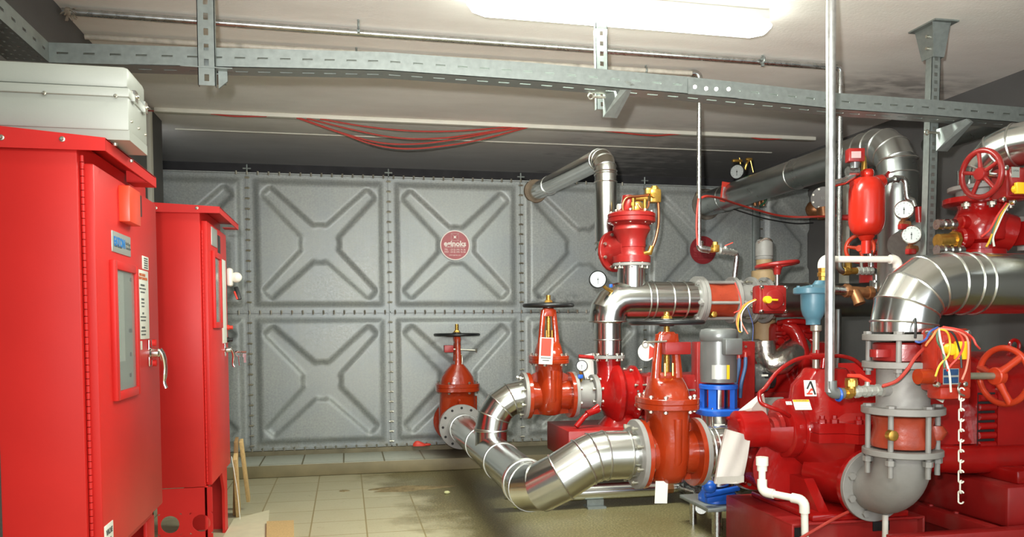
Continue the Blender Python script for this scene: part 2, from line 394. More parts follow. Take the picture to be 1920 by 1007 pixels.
def plinth_mat():
    m, N, L = nodes_of('plinth_tiles'); b = N['Principled BSDF']
    gn = N.new('ShaderNodeNewGeometry'); g = gn.outputs['Position']; sp = N.new('ShaderNodeSeparateXYZ'); L.new(gn.outputs['Normal'], sp.inputs[0]); sq = N.new('ShaderNodeSeparateXYZ'); L.new(g, sq.inputs[0])
    br = N.new('ShaderNodeTexBrick'); br.offset = 0.0; br.inputs['Scale'].default_value = 1.0; br.inputs['Brick Width'].default_value = 0.3; br.inputs['Row Height'].default_value = 0.6
    br.inputs['Mortar Size'].default_value = 0.006; br.inputs['Color1'].default_value = (*S(180, 182, 168), 1); br.inputs['Color2'].default_value = (*S(182, 184, 170), 1); br.inputs['Mortar'].default_value = (*S(112, 104, 78), 1)
    mp = N.new('ShaderNodeMapping'); mp.inputs['Location'].default_value = (0.2, 0.45, 0); L.new(g, mp.inputs[0]); L.new(mp.outputs[0], br.inputs['Vector'])
    n1 = noise(N, L, g, 4, 6); n2 = noise(N, L, g, 30, 5)
    conc = mixc(N, L, mr(N, L, n1, 0.35, 0.7), S(132, 120, 88), S(112, 102, 74))
    top = mixc(N, L, mr(N, L, n2, 0.6, 0.75, 0, 0.5), br.outputs['Color'], S(120, 112, 84))
    wet = mr(N, L, sq.outputs[0], 1.1, 1.55); top = mixc(N, L, wet, top, S(110, 104, 84))
    col = mixc(N, L, mr(N, L, sp.outputs[2], 0.5, 0.9), conc, top)
    L.new(col, b.inputs['Base Color']); b.inputs['Roughness'].default_value = 0.6
    return m
def ceil_mat():
    m, N, L = nodes_of('plaster_ceiling'); b = N['Principled BSDF']
    g = N.new('ShaderNodeNewGeometry').outputs['Position']; sp = N.new('ShaderNodeSeparateXYZ'); L.new(g, sp.inputs[0])
    mp = N.new('ShaderNodeMapping'); mp.inputs['Scale'].default_value = (1, 2.2, 1); L.new(g, mp.inputs[0])
    n1 = noise(N, L, mp.outputs[0], 1.7, 6, 0.6); n2 = noise(N, L, g, 60, 3); n3 = noise(N, L, mp.outputs[0], 5, 5)
    col = mixc(N, L, mr(N, L, n1, 0.35, 0.7), S(242, 238, 230), S(230, 225, 216))
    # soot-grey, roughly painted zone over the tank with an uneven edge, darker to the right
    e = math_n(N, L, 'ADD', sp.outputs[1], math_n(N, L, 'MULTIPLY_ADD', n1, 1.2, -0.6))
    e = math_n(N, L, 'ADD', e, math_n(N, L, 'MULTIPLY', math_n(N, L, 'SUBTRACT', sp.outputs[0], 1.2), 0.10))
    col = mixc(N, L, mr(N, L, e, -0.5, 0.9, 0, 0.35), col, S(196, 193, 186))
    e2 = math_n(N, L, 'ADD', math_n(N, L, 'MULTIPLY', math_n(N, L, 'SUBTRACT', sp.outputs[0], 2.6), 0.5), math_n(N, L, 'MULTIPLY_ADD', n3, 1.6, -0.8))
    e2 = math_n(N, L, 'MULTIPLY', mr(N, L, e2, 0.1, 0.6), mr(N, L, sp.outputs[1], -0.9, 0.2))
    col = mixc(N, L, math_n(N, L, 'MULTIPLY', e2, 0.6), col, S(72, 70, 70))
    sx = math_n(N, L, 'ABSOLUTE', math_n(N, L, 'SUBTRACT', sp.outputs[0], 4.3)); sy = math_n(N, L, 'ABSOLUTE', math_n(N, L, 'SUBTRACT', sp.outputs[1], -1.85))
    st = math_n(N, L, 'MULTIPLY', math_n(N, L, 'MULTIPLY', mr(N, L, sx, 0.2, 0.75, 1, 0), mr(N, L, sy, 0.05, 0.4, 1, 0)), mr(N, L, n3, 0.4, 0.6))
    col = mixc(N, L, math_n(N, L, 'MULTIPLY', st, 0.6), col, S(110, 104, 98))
    L.new(col, b.inputs['Base Color']); b.inputs['Roughness'].default_value = 0.85
    bp = N.new('ShaderNodeBump'); bp.inputs['Strength'].default_value = 0.35; bp.inputs['Distance'].default_value = 0.004; L.new(n2, bp.inputs['Height']); L.new(bp.outputs[0], b.inputs['Normal'])
    return m
M_FLOOR, M_PLINTH, M_CEIL = floor_mat(), plinth_mat(), ceil_mat()
M_WALL = mat('dark_grey_wall', S(96, 95, 93), 0.75, var=0.08, scale=4, bump=0.25, bscale=50)
M_WALLB = mat('black_grey_wall', S(64, 62, 62), 0.85, var=0.25, scale=5, bump=0.3, bscale=30)
M_WALLR = mat('light_wall', S(170, 168, 160), 0.8, var=0.05, scale=4)

# ================================================================== THE ROOM
ZC = 2.635; XL, XR, YB, YF = -0.585, 4.79, 1.40, -8.2; ZT = 0.135; PN = 1.08
struct('floor', MB().box2((XL-1.0, YF-.2, -.2), (XR+.2, YB+.2, 0)), M_FLOOR)
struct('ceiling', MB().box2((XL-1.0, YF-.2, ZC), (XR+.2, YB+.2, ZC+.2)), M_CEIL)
struct('wall_left', MB().box2((XL-.2, YF-.2, 0), (XL, -.12, ZC)).box2((XL-.9, -.2, 0), (XL-.65, YB+.2, ZC)), M_WALL)
struct('wall_right', MB().box2((XR, YF-.2, 0), (XR+.2, YB+.2, ZC)), M_WALL)
struct('wall_back', MB().box2((XL-.9, YB, 0), (XR, YB+.2, ZC)), M_WALLB)
# low tiled step in front of the tank (front edge a little uneven)
struct('trim_1', MB().box2((XL, -.475, 0), (XR, -.02, .095), .012), M_PLINTH)
struct('trim_2', MB().box2((XL, -.03, 0), (XR, .05, ZT-.004), .006), mat('step_concrete', S(112, 104, 82), .8, var=.2, scale=8, bump=.3))

# ================================================================== WATER TANK of pressed steel panels
tank = thing('water_tank', (2.0, .3, ZT), 'galvanised water tank of bolted square panels pressed with crosses, across the far end', 'tank')
def panel_mesh(xmax=9):
    n = 72; vs, fs = [], []
    def h(x, y):
        e = min(x, PN-x, y, PN-y)
        d = -.026*max(0, min(1, (e-.05)/.03))                      # dished field
        u, v = x-PN/2, y-PN/2; r = math.hypot(u, v)
        al = (abs(u)+abs(v))/math.sqrt(2); ac = abs(abs(u)-abs(v))/math.sqrt(2)   # along / across a diagonal
        wd = .062-.026*al/.62; q = max(0, min(1, (wd+.022-ac)/.026))*max(0, min(1, (.585-al)/.03))
        c = max(0, min(1, (.165-r)/.03))
        return d+.027*max(q, c)
    for j in range(n+1):
        for i in range(n+1):
            x, y = PN*i/n, PN*j/n; vs.append((x, h(x, y), y))
    for j in range(n):
        for i in range(n):
            a = j*(n+1)+i
            if PN*(i+1)/n < xmax: fs.append((a, a+1, a+n+2, a+n+1))
    used = sorted({k for f in fs for k in f}); re_ = {k: i for i, k in enumerate(used)}
    vs = [vs[k] for k in used]; fs = [tuple(re_[k] for k in f) for f in fs]
    me = bpy.data.meshes.new('tank_panel'); me.from_pydata(vs, [], fs); me.materials.append(M_TANK)
    for p in me.polygons: p.use_smooth = True
    return me
PM = panel_mesh(); PE = panel_mesh(XR-4*PN)
for j in (0, 1):
    for i in (4, 3, 2, 1, 0, -1): inst('tank_panel', PE if i == 4 else PM, tank, (i*PN, 0, ZT+j*PN))
MB().box2((-PN, .03, ZT), (XR-.02, 1.25, ZT+2*PN-.01)).build('tank_shell', M_TANK, tank)
for i in range(-1, 6):
    x = i*PN
    if x < XR: MB().box2((x-.004, -.022, ZT), (x+.004, .02, ZT+2*PN)).build('seam_flange', M_TANK, tank)
for z in (ZT+.004, ZT+PN, ZT+2*PN-.004): MB().box2((-PN, -.022, z-.004), (XR-.01, .02, z+.004)).build('seam_flange', M_TANK, tank)
for i in range(0, 4):
    x = i*PN; MB().cyl((x, -.015, ZT+2*PN-.02), (x, -.015, ZT+2*PN+.06), .006, n=8).cyl((x-.03, -.015, ZT+2*PN+.03), (x+.03, -.015, ZT+2*PN+.03), .006, n=8).build('tie_rod', M_GALV, tank)
bv = MB().cyl((-.018, 0, 0), (.018, 0, 0), .006, n=8).cyl((-.009, 0, 0), (.009, 0, 0), .009, n=6).mesh('bolt'); bv.materials.append(M_BOLT)
bh = MB().cyl((0, 0, -.018), (0, 0, .018), .006, n=8).cyl((0, 0, -.009), (0, 0, .009), .009, n=6).mesh('bolt'); bh.materials.append(M_BOLT)
spots = []
for i in range(0, 3):
    for k in range(27):
        if k != 13: spots.append((bv, (i*PN, -.018, ZT+.04+k*.08)))
for z in (ZT+PN, ZT+2*PN-.004, ZT+.006):
    for k in range(40): spots.append((bh, (-.12+k*.08+.04, -.018, z)))
for me, p in spots[:100]: inst('bolt', me, tank, p)
rest = MB()
for me, p in spots[100:]:
    rest.cyl(V(p)-V((0, 0, .014)), V(p)+V((0, 0, .014)), .008, n=6)
for i in (3, 4):
    for k in range(27): rest.cyl((i*PN-.014, -.018, ZT+.04+k*.08), (i*PN+.014, -.018, ZT+.04+k*.08), .008, n=6)
rb = rest.build('bolt', M_BOLT, tank); rb['kind'] = 'stuff'
# pale stiffener post beside a seam at the right
MB().box2((4*PN-.09, -.05, ZT+PN+.1), (4*PN-.03, -.0, ZT+2*PN-.05), .004).build('stiffener', M_GALV, tank)
# round maker's stickers
def sticker(px, py, m, lab):
    c = at(px, py, -.012); o = MB().lathe(c, (0, -1, 0), [(0, .121), (.003, .121)], 48).build('sticker', M_INKW if m is M_LOGO else m, tank, lab)
    d = MB().lathe(c+V((0, -.003, 0)), (0, -1, 0), [(0, .113), (.002, .113)], 48).build('sticker_face', m, o)
    y = -.0055
    ink = M_INKW if m is M_LOGO else M_LOGO
    t = c+V((0, y, 0)); X, Z = (1, 0, 0), (0, 0, 1)
    text('eginoks', t+V((0, 0, .012)), X, Z, .060, ink, o, bold=.002)
    text('MODULER SU DEPOLARI', t+V((0, 0, -.014)), X, Z, .015, ink, o)
    text('TEL  : (312) 395 76 36', t+V((0, 0, -.036)), X, Z, .019, ink, o)
    text('FAX : (312) 395 76 04', t+V((0, 0, -.055)), X, Z, .019, ink, o)
    text('www.eginoks.com', t+V((0, 0, -.080)), X, Z, .013, ink, o)
    e = MB(); s = .030; q = t+V((0, 0, .066))
    for a, b in (((-s, -s), (s, -s)), ((s, -s), (s, s)), ((s, s), (-s, s)), ((-s, s), (-s, -s)), ((-s, -s), (s, s)), ((-s, s), (s, -s))):
        e.bar(q+V((a[0], 0, a[1])), q+V((b[0], 0, b[1])), .001, .004, (0, 1, 0))
    e.ball(q, .010, s=(1, .1, 1)); e.build('emblem', ink, o)
sticker(853, 460, M_LOGO, 'round red maker sticker with pale lettering')
sticker(1318, 469, M_LOGO2, 'round red maker sticker, coloured darker for shade, half hidden by fittings')

# ================================================================== CEILING: lamps, conduits, trunking, cables
def lamp(x, y, rz, lab):
    t = thing('fluorescent_light', (x, y, ZC), lab, 'light', 'fluorescent lights on the ceiling')
    t.rotation_euler = (0, 0, rz); ORG[t.name] = V((0, 0, 0))
    L = .73
    MB().box2((-L, -.06, -.05), (L, .06, 0), .012).build('lamp_body', M_LBODY, t)
    m = MB(Matrix.Rotation(PI/2, 4, 'Y') @ Matrix.Rotation(PI/2, 4, 'Z'))
    m.loft([(0, -.06, -L-.03, .02, .012, 2), (0, -.07, -L, .05, .03, 2.4), (0, -.078, -L+.06, .06, .034, 3), (0, -.078, L-.06, .06, .034, 3), (0, -.07, L, .05, .03, 2.4), (0, -.06, L+.03, .02, .012, 2)], 28)
    m.build('diffuser', M_LAMP, t)
    for k in (-.55, 0, .55): MB().box2((k-.012, -.066, -.062), (k+.012, .066, -.045), .002).build('clip', M_LBODY, t)
    return t
# unseen housings added around the fill lights, on the camera side of the room
for i, (p, rz, pw) in enumerate(LAMP_AND_FILLS[1:]): struct('trim_%d' % (i+3), MB().box2((p[0]-.75, p[1]-.07, 2.50), (p[0]+.75, p[1]+.07, ZC), .01), M_LBODY)
lamp(2.05, -2.86, .02, 'lit fluorescent ceiling light in a clear rounded cover above the cable tray')
# ceiling conduits
def clamp(t, p, r): MB().torus(p, (1, 0, 0), r+.003, .006, 20, 6).cyl(V(p), V(p)+V((0, 0, .029)), .006, n=8).box(V(p)+V((0, 0, -r-.008)), (.014, .012, .02)).build('pipe_clamp', M_GALV, t)
a, b = atZ(128, 22, 2.605), atZ(1548, 125, 2.605)
t = thing('sprinkler_pipe', ((a+b)/2), 'long galvanised pipe clamped to the ceiling from the left wall, dropping behind the tall pipe', 'pipe')
dr = at(1573, 490, b.y)
MB().sweep(fillet([V((XL+.02, a.y, 2.605)), a, V((dr.x, b.y, 2.605)), V((dr.x, b.y, dr.z))], [.05, .03], 4), .0165, 14).build('pipe', M_GALP, t)
for px, py in ((672, 48), (1430, 113)): q = atZ(px, py, 2.605); clamp(t, q, .0165)
m = MB()
for k in range(26):
    d = V((random.uniform(-.3, 1), random.uniform(-1, 1), random.uniform(-1, .15))).normalized(); m.sweep(smooth([a+d*.01, a+d*.03+V((0, 0, .006)), a+d*.045], 3), .002, 5)
m.ball(a, .022, 12, 8, (1, 1, .9)); m.build('hemp_wrap', mat('hemp', S(150, 138, 120), .9), t, 'frayed pale hemp at the wall end')
a, b = atZ(410, 98, 2.605), atZ(1311, 138, 2.605)
t = thing('drain_pipe', ((a+b)/2), 'thin painted ceiling pipe with an elbow and slim drop pipe in front of the tank', 'pipe')
dr = at(1312, 462, b.y)
MB().sweep([V((XL+.02, b.y, 2.605)), V((b.x, b.y, 2.605))], .014, 12).build('pipe', mat('painted_pipe', S(188, 182, 168), .45, var=.12, scale=30, dirt=S(96, 92, 84), dscale=14), t)
dr.x = b.x
MB().cyl((b.x, b.y, 2.60), (b.x, b.y, dr.z), .0135, n=14).build('drop_pipe', M_GALP, t)
MB().sweep(fillet([V((b.x-.05, b.y, 2.605)), V((b.x, b.y, 2.605)), V((b.x, b.y, 2.55))], .03, 5), .02, 12).build('elbow', M_GALP, t)
for px, py in ((668, 103), (1212, 131)): q = atZ(px, py, 2.605); q.y = b.y; clamp(t, q, .014)

# white cable trunking on the ceiling and down both walls
YTR = -.48
single('cable_trunking', MB().box2((XL+.03, YTR-.03, ZC-.028), (XR-.25, YTR+.03, ZC), .003), M_TRUNK, 'long white cable trunking running across the ceiling before the tank', 'trunking')
single('cable_trunking', MB().box2((XL, -.62, .4), (XL+.028, -.55, ZC-.03), .003), M_TRUNK, 'white cable trunking running down the left wall behind the cabinets', 'trunking')
q = atX(1586, 470, XR); q2 = atX(1588, 562, XR)
single('cable_trunking', MB().box2((XR-.03, q.y-.05, q2.z), (XR, q.y+.05, ZC-.4), .003), M_TRUNK, 'white cable trunking on the dark right wall behind the red vessel', 'trunking')
single('plaster_strip', MB().box2((XL+.05, .10, ZC-.008), (XR-.3, .122, ZC), .002), M_TRUNK, 'thin white strip across the sooty ceiling above the tank', 'strip')
def cable(name, pts, r, m, lab, cat='cable', group=None, k=6): return single(name, MB().sweep(smooth(pts, k), r, 8), m, lab, cat, group)
zt = ZC-.03
def cpt(px, py): return at(px, py, YTR-.02)
sag = [('lowest red cable sagging from the ceiling trunking', [(556, 221), (640, 250), (700, 271), (760, 279), (830, 274), (900, 262), (1000, 236)]),
       ('second lowest red cable sagging from the ceiling trunking', [(560, 221), (650, 252), (715, 268), (780, 270), (850, 262), (920, 249), (998, 235)]),
       ('third red cable from below, sagging under the ceiling trunking', [(575, 222), (660, 243), (740, 258), (810, 260), (880, 253), (990, 235)]),
       ('highest of the red cables sagging in the middle of the ceiling trunking', [(600, 223), (690, 238), (780, 246), (870, 245), (985, 235)]),
       ('short red cable sagging from the trunking right of the slim drop pipe', [(1395, 252), (1420, 260), (1450, 261), (1490, 257)]),
       ('red cable hanging along the trunking just left of the slim drop pipe', [(1085, 238), (1150, 247), (1220, 254), (1262, 252), (1308, 249)]),
       ('red cable slipping out at the left part of the ceiling trunking', [(395, 213), (440, 218), (500, 218)])]
for l, p in sag: cable('red_cable', [cpt(*q) for q in p], .006, M_CABLE, l, group=None)
cable('red_cable', [atX(258, 178, XL+.03), atX(265, 196, XL+.03), atX(274, 206, XL+.03), at(287, 208, -.5)], .006, M_CABLE, 'red cable curling down the left wall corner into the trunking')

# ================================================================== CABLE TRAYS and their hangers
def slot_strip(m, p0, p1, up, h, t, nrm, n, sl, sh, v0):
    """sheet strip from p0 to p1, height h along up, thickness t along nrm, with n slots (length sl, height sh, bottom at v0)"""
    p0, p1, up, nrm = V(p0), V(p1), V(up), V(nrm); L = (p1-p0).length; d = (p1-p0)/L
    def q(x0, x1, y0, y1): m.prism([p0+d*x0+up*y0, p0+d*x1+up*y0, p0+d*x1+up*y1, p0+d*x0+up*y1], nrm*t)
    q(0, L, 0, v0); q(0, L, v0+sh, h); pit = L/n; x = 0
    for i in range(n): q(x, i*pit+pit/2-sl/2, v0, v0+sh); x = i*pit+pit/2+sl/2
    q(x, L, v0, v0+sh)
YT = -3.03
def tray_pts(ps): return [at(x, y, YT) for x, y in ps]
tr = thing('cable_tray', at(1000, 150, YT), 'long perforated galvanised cable tray hung below the ceiling across the room', 'cable tray')
PT = tray_pts([(92, 117), (385, 125), (720, 132), (1010, 152), (1290, 176), (1570, 205), (1750, 217), (1990, 236)])
for i in range(len(PT)-1):
    a, b = PT[i], PT[i+1]; L = (b-a).length; n = max(2, round(L/.095)); h = .078
    m = MB(); slot_strip(m, a, b, (0, 0, 1), h, .0025, (0, 1, 0), n, .042, .008, .034); m.build('tray_side', M_GALV, tr)
    m = MB(); slot_strip(m, a, b, (0, 1, 0), .11, .0025, (0, 0, 1), n, .05, .012, .05); m.build('tray_floor', M_GALV, tr)
    m = MB(); slot_strip(m, a+V((0, .11, 0)), b+V((0, .11, 0)), (0, 0, 1), h, .0025, (0, 1, 0), n, .042, .008, .034); m.build('tray_side', M_GALV, tr)
a, b = at(1290, 176, YT-.005), at(1384, 184, YT-.005)
jp = MB().prism([a, b, b+V((0, 0, .07)), a+V((0, 0, .07))], (0, .003, 0)).build('joint_plate', M_GALV, tr)
for px, py in ((1303, 163), (1324, 166), (1343, 167), (1366, 167)): MB().cyl(at(px, py, YT-.012), at(px, py, YT+.01), .009, n=12).build('joint_bolt', M_BOLT, jp)
t2 = thing('cable_tray', at(60, 100, YT-.2), 'perforated galvanised cable tray coming forward along the left wall', 'cable tray')
xs = PT[0].x; zz = PT[0].z
m = MB(); slot_strip(m, (xs, YT-.001, zz), (xs, -5.0, zz), (0, 0, 1), .078, .0025, (-1, 0, 0), 20, .035, .010, .034); m.build('tray_side', M_GALV, t2)
m = MB()
for k in range(5): slot_strip(m, (xs-.001-.03*k, YT-.001, zz), (xs-.001-.03*k, -5.0, zz), (-1, 0, 0), .03, .0025, (0, 0, 1), 40, .018, .009, .010)
m.build('tray_floor', M_GALPD, t2)

def strut(t, top, bot, wd, dp, n, face=(0, -1, 0)):
    """slotted channel from top to bot, its slotted web towards -y"""
    top, bot = V(top), V(bot); m = MB(); L = (top-bot).length; d = (top-bot)/L; u = V((1, 0, 0)); a = bot-u*wd/2
    pit = L/n
    def q(x0, x1, y0, y1): m.prism([bot+u*x0+d*y0, bot+u*x1+d*y0, bot+u*x1+d*y1, bot+u*x0+d*y1], (0, .003, 0))
    s = .009; q(-wd/2, -s, 0, L); q(s, wd/2, 0, L); y = 0
    for i in range(n): q(-s, s, y, i*pit+pit*.28); y = i*pit+pit*.72
    q(-s, s, y, L)
    for sx in (-1, 1): m.prism([bot+u*sx*wd/2, bot+u*(sx*wd/2-sx*.003), top+u*(sx*wd/2-sx*.003), top+u*sx*wd/2], (0, dp, 0))
    return m.build('channel', M_GALV, t)
# first hanger, in front of the tray
p = at(388, 160, -3.07); h1 = thing('strut_hanger', (p.x, -3.07, ZC), 'slotted steel hanger in front of the tray above the left cabinets', 'hanger')
q0 = at(384, -30, -3.07); strut(h1, (q0.x, -3.07, ZC), (p.x, -3.07, p.z), .068, .03, 9)
MB().bar((p.x-.10, -3.05, p.z+.072), (p.x+.10, -3.05, p.z+.072), .05, .004).bar((p.x+.03, -3.03, p.z+.06), (p.x+.03, -2.88, p.z+.06), .04, .004).build('bracket_arm', M_GALV, h1)
MB().prism([(p.x+.04, -3.035, p.z+.0), (p.x+.075, -3.035, p.z+.03), (p.x+.075, -3.035, p.z+.07), (p.x+.04, -3.035, p.z+.08)], (0, .012, 0)).build('gusset', M_GALV, h1)
# second hanger, behind the tray, its foot showing below
YH = -2.885
p = at(1130, 205, YH); h2 = thing('strut_hanger', (p.x, YH, ZC), 'slotted steel hanger crossing the lit ceiling lamp', 'hanger')
q0 = at(1127, 0, YH); strut(h2, (q0.x, YH, ZC), (p.x, YH, p.z), .058, .03, 11)
def lug(t, p, sx=1):
    m = MB().prism([p+V((-.005, -.02, -.10)), p+V((.045*sx, -.02, -.10)), p+V((.085*sx, -.15, .02)), p+V((.06*sx, -.15, .035)), p+V((-.005, -.02, .01))], (.02*sx, .004, 0)); m.build('bracket_arm', M_GALV, t)
    MB().cyl(p+V((-.06*sx, -.03, -.01)), p+V((.02*sx, -.03, -.01)), .006, n=8).torus(p+V((-.068*sx, -.03, -.01)), (0, 1, 0), .012, .004, 14, 6).build('hook_bolt', M_BOLT, t)
lug(h2, at(1130, 182, YH))
# third hanger with its ceiling shoe, long leg reaching down
top = at(1764, 30, YH); bot = at(1745, 478, YH)
h3 = thing('strut_hanger', (top.x, YH, ZC), 'tall slotted steel hanger with bolted ceiling shoe reaching down to the big right pipe', 'hanger')
tx = at(1757, 100, YH).x
strut(h3, (tx, YH, ZC), (bot.x, YH, bot.z), .052, .045, 30)
sh = MB()
for sx in (-1, 1): sh.prism([(tx+sx*.034, YH-.05, ZC-.005), (tx+sx*.034, YH+.12, ZC-.005), (tx+sx*.03, YH+.07, ZC-.17), (tx+sx*.03, YH-.01, ZC-.17)], (sx*.004, 0, 0))
sh.box2((tx-.07, YH-.07, ZC-.008), (tx+.07, YH+.13, ZC)).prism([(tx-.07, YH-.052, ZC-.01), (tx+.03, YH-.052, ZC-.01), (tx+.03, YH-.012, ZC-.17), (tx-.03, YH-.012, ZC-.17)], (0, .004, 0))
sh.build('ceiling_shoe', M_GALV, h3)
for dz in (.06, .12): MB().cyl((tx-.05, YH+.02, ZC-dz), (tx+.05, YH+.02, ZC-dz), .008, n=8).build('bolt', M_BOLT, h3)
lug(h3, at(1752, 248, YH)+V((0, 0, .0)))

# ================================================================== LEFT: CONTROL CABINETS
def frame_x(m, x0, x1, y0, y1, z0, z1, b, bz=None):
    """rectangular frame lying in the plane of a door facing +x"""
    bz = bz or b
    return m.box2((x0, y0, z0), (x1, y0+b, z1), .003).box2((x0, y1-b, z0), (x1, y1, z1), .003).box2((x0, y0+b, z0), (x1, y1-b, z0+bz), .003).box2((x0, y0+b, z1-bz), (x1, y1-b, z1), .003)
def screw_y(t, p, r=.0055): return MB().lathe(p, (0, -1, 0), [(0, r*1.3), (.003, r*1.3), (.004, r*.8), (.008, r*.6), (.008, 0)], 14).build('screw', M_BOLT, t)

# --- near cabinet
XD = .078                                                         # door face
C1Y0, C1Y1, C1B = -4.236, -3.49, -.160
c1 = thing('control_cabinet', (-.05, (C1Y0+C1Y1)/2, 0), 'large red control cabinet nearest the camera, with a window and chrome handle', 'cabinet', None)
zb = .47; zt1 = 1.598
MB().box2((C1B, C1Y0, zb), (.045, C1Y1, zt1), .004).build('body', M_CAB, c1)
# base with legs and a front opening
m = MB().box2((C1B, C1Y0, 0), (.045, C1Y0+.012, zb)).box2((C1B, C1Y1-.012, 0), (.045, C1Y1, zb)).box2((C1B, C1Y0, 0), (C1B+.012, C1Y1, zb))
m.box2((.035, C1Y0, zb-.035), (.045, C1Y1, zb)); m.build('base', M_CAB, c1)
for y0, y1 in ((C1Y0, C1Y0+.09), (C1Y1-.11, C1Y1)): MB().box2((.035, y0, 0), (.047, y1, zb-.034), .002).build('leg', M_CAB, c1)
# canopy roof
yr1 = atX(293, 345, .118).y
m = MB().prism([(C1B-.02, C1Y0-.014, zt1-.028), (.118, C1Y0-.014, zt1-.028), (.118, C1Y0-.014, zt1+.006), (C1B-.02, C1Y0-.014, zt1+.030)], (0, .004, 0))
m.prism([(C1B-.02, C1Y0-.012, zt1+.026), (.118, C1Y0-.012, zt1+.002), (.118, C1Y0-.012, zt1+.006), (C1B-.02, C1Y0-.012, zt1+.030)], (0, yr1-C1Y0, 0))
m.box2((.114, C1Y0-.012, zt1-.028), (.118, yr1, zt1+.005)).prism([(.05, yr1-.1, zt1-.026), (.117, yr1-.1, zt1-.026), (.117, yr1-.1, zt1), (.05, yr1-.1, zt1+.012)], (0, .004, 0))
m.box2((.05, yr1-.1, zt1-.028), (.117, yr1, zt1-.025)); m.build('roof', M_CAB, c1)
for px, py in ((3, 258), (117, 261)): screw_y(c1, at(px, py, C1Y0-.014), .0055)
# door on a piano hinge
dy0, dy1 = C1Y0+.022, C1Y1-.004
door = MB().box2((.046, dy0, zb+.005), (XD, dy1, zt1-.055), .006).build('door', M_CAB, c1)
hm = MB()
for k in range(58): hm.cyl((.052, dy0-.006, zb+.02+k*.0185), (.052, dy0-.006, zb+.0365+k*.0185), .005, n=8)
hm.build('hinge', M_CAB, c1)
def dbox(px0, yt, yb, px1, h, name, m, par, label=None, x=XD, bev=.002):
    a, b = atX(px0, yt, x), atX(px0, yb, x); y1 = atX(px1, (yt+yb)/2, x).y
    return MB().box2((x-.001, a.y, b.z), (x+h, y1, a.z), bev).build(name, m, par, label), a.y, y1, b.z, a.z
XY, XZ = (0, 1, 0), (0, 0, 1)
dbox(222, 347, 414, 244, .030, 'alarm_box', M_STROBE, door, 'bright orange plastic box')
o, y0, y1, z0, z1 = dbox(246, 356, 397, 264, .003, 'data_plate', M_BLKPL, door, 'black data plate')
for k, s in enumerate(('E T  DATA', 'VOLTS', 'MODEL  NO', 'AMPS  HZ', 'SERIAL', 'WT  LBS', 'MADE IN')): text(s, (XD+.0035, y0+.012, z1-.013-k*.0105), XY, XZ, .012 if k == 0 else .008, M_INKG, o, align='LEFT')
o, y0, y1, z0, z1 = dbox(208, 431, 471, 243, .003, 'name_plate', M_PLATE, door, 'silver plate with blue lettering')
text('EATON', (XD+.0035, y0+.014, z1-.030), XY, XZ, .036, M_INKB, o, align='LEFT', bold=.0015)
text('Cutler-Hammer', (XD+.0035, y0+.014, z0+.020), XY, XZ, .013, M_INK, o, align='LEFT')
text('Fire Pump\nController', (XD+.0035, y1-.060, z0+.030), XY, XZ, .013, M_INK, o, align='LEFT')
o, y0, y1, z0, z1 = dbox(266, 479, 504, 277.5, .002, 'label', M_PAPER, door, 'small white label')
for k in range(5): text('CAUTION RISK OF', (XD+.0025, (y0+y1)/2, z1-.008-k*.0075), XY, XZ, .006, M_INK, o)
o, y0, y1, z0, z1 = dbox(253, 503, 637, 278, .002, 'instruction_label', M_PAPER, door, 'tall white instruction label')
yc = (y0+y1)/2
text('DIESEL ENGINE\nFIRE PUMP CONTROLLER', (XD+.0025, yc, z1-.022), XY, XZ, .0115, M_INKO, o, bold=.0005)
for k, s in enumerate(('OPERATION', 'TO START  TURN SELECTOR', 'SWITCH TO AUTO', '', 'MANUAL', 'PRESS START 1', 'OR START 2', '', 'STOP', 'TURN TO OFF POSITION', 'PRESS STOP BUTTON', '', 'WARNING', 'DISCONNECT POWER', 'BEFORE SERVICING')):
    if s: text(s, (XD+.0025, yc, z1-.05-k*.0115), XY, XZ, .0095 if k in (0, 4, 8, 12) else .0065, M_INK, o)
dbox(258, 640, 657, 266, .002, 'label', M_PAPER, door, 'small white label')
a, b = atX(205, 486, XD), atX(206, 755, XD); y1 = atX(254, 610, XD).y
fr = frame_x(MB(), XD-.001, XD+.014, a.y, y1, b.z, a.z, .030, .026).build('window_frame', M_CAB, door)
MB().box2((XD+.003, a.y+.028, b.z+.024), (XD+.006, y1-.028, a.z-.024)).build('window_glass', M_GLASS, fr)
inner = MB().box2((XD+.0002, a.y+.028, b.z+.024), (XD+.001, y1-.028, a.z-.024)).build('window_back', mat('controller_panel', S(150, 150, 138), .5, var=.1, scale=20), fr)
m = MB()
for k, (py, w_) in enumerate(((525, .02), (620, .03), (664, .02), (703, .02))): q = atX(244, py, XD); m.box((XD+.002, q.y-.012, q.z), (.002, w_, .012))
m.build('panel_parts', M_BLKPL, fr)
MB().box2((XD+.001, a.y+.032, b.z+.11), (XD+.0017, a.y+.032+(y1-a.y)*.36, a.z-.03)).build('schematic_card', M_PAPER, fr)
def handle(t, px, py, X, s=1.0):
    c = atX(px, py, X); h = MB()
    h.lathe(c, (1, 0, 0), [(0, .026*s), (.006, .026*s), (.010, .018*s), (.030, .016*s), (.034, .012*s), (.034, 0)], 20)
    h.box(c+V((.003, 0, .0)), (.006, .045*s, .09*s), None, .003)
    h.sweep(smooth([c+V((.030, 0, .012*s)), c+V((.040, .006, -.01*s)), c+V((.044, .014, -.05*s)), c+V((.040, .016, -.10*s)), c+V((.046, .016, -.122*s))], 5), [.011*s]*8+[.010*s]*6+[.008*s]*7, 12)
    h.build('handle', M_CHROME, t, 'chrome swing handle'); return c
c = handle(door, 280, 662, XD)
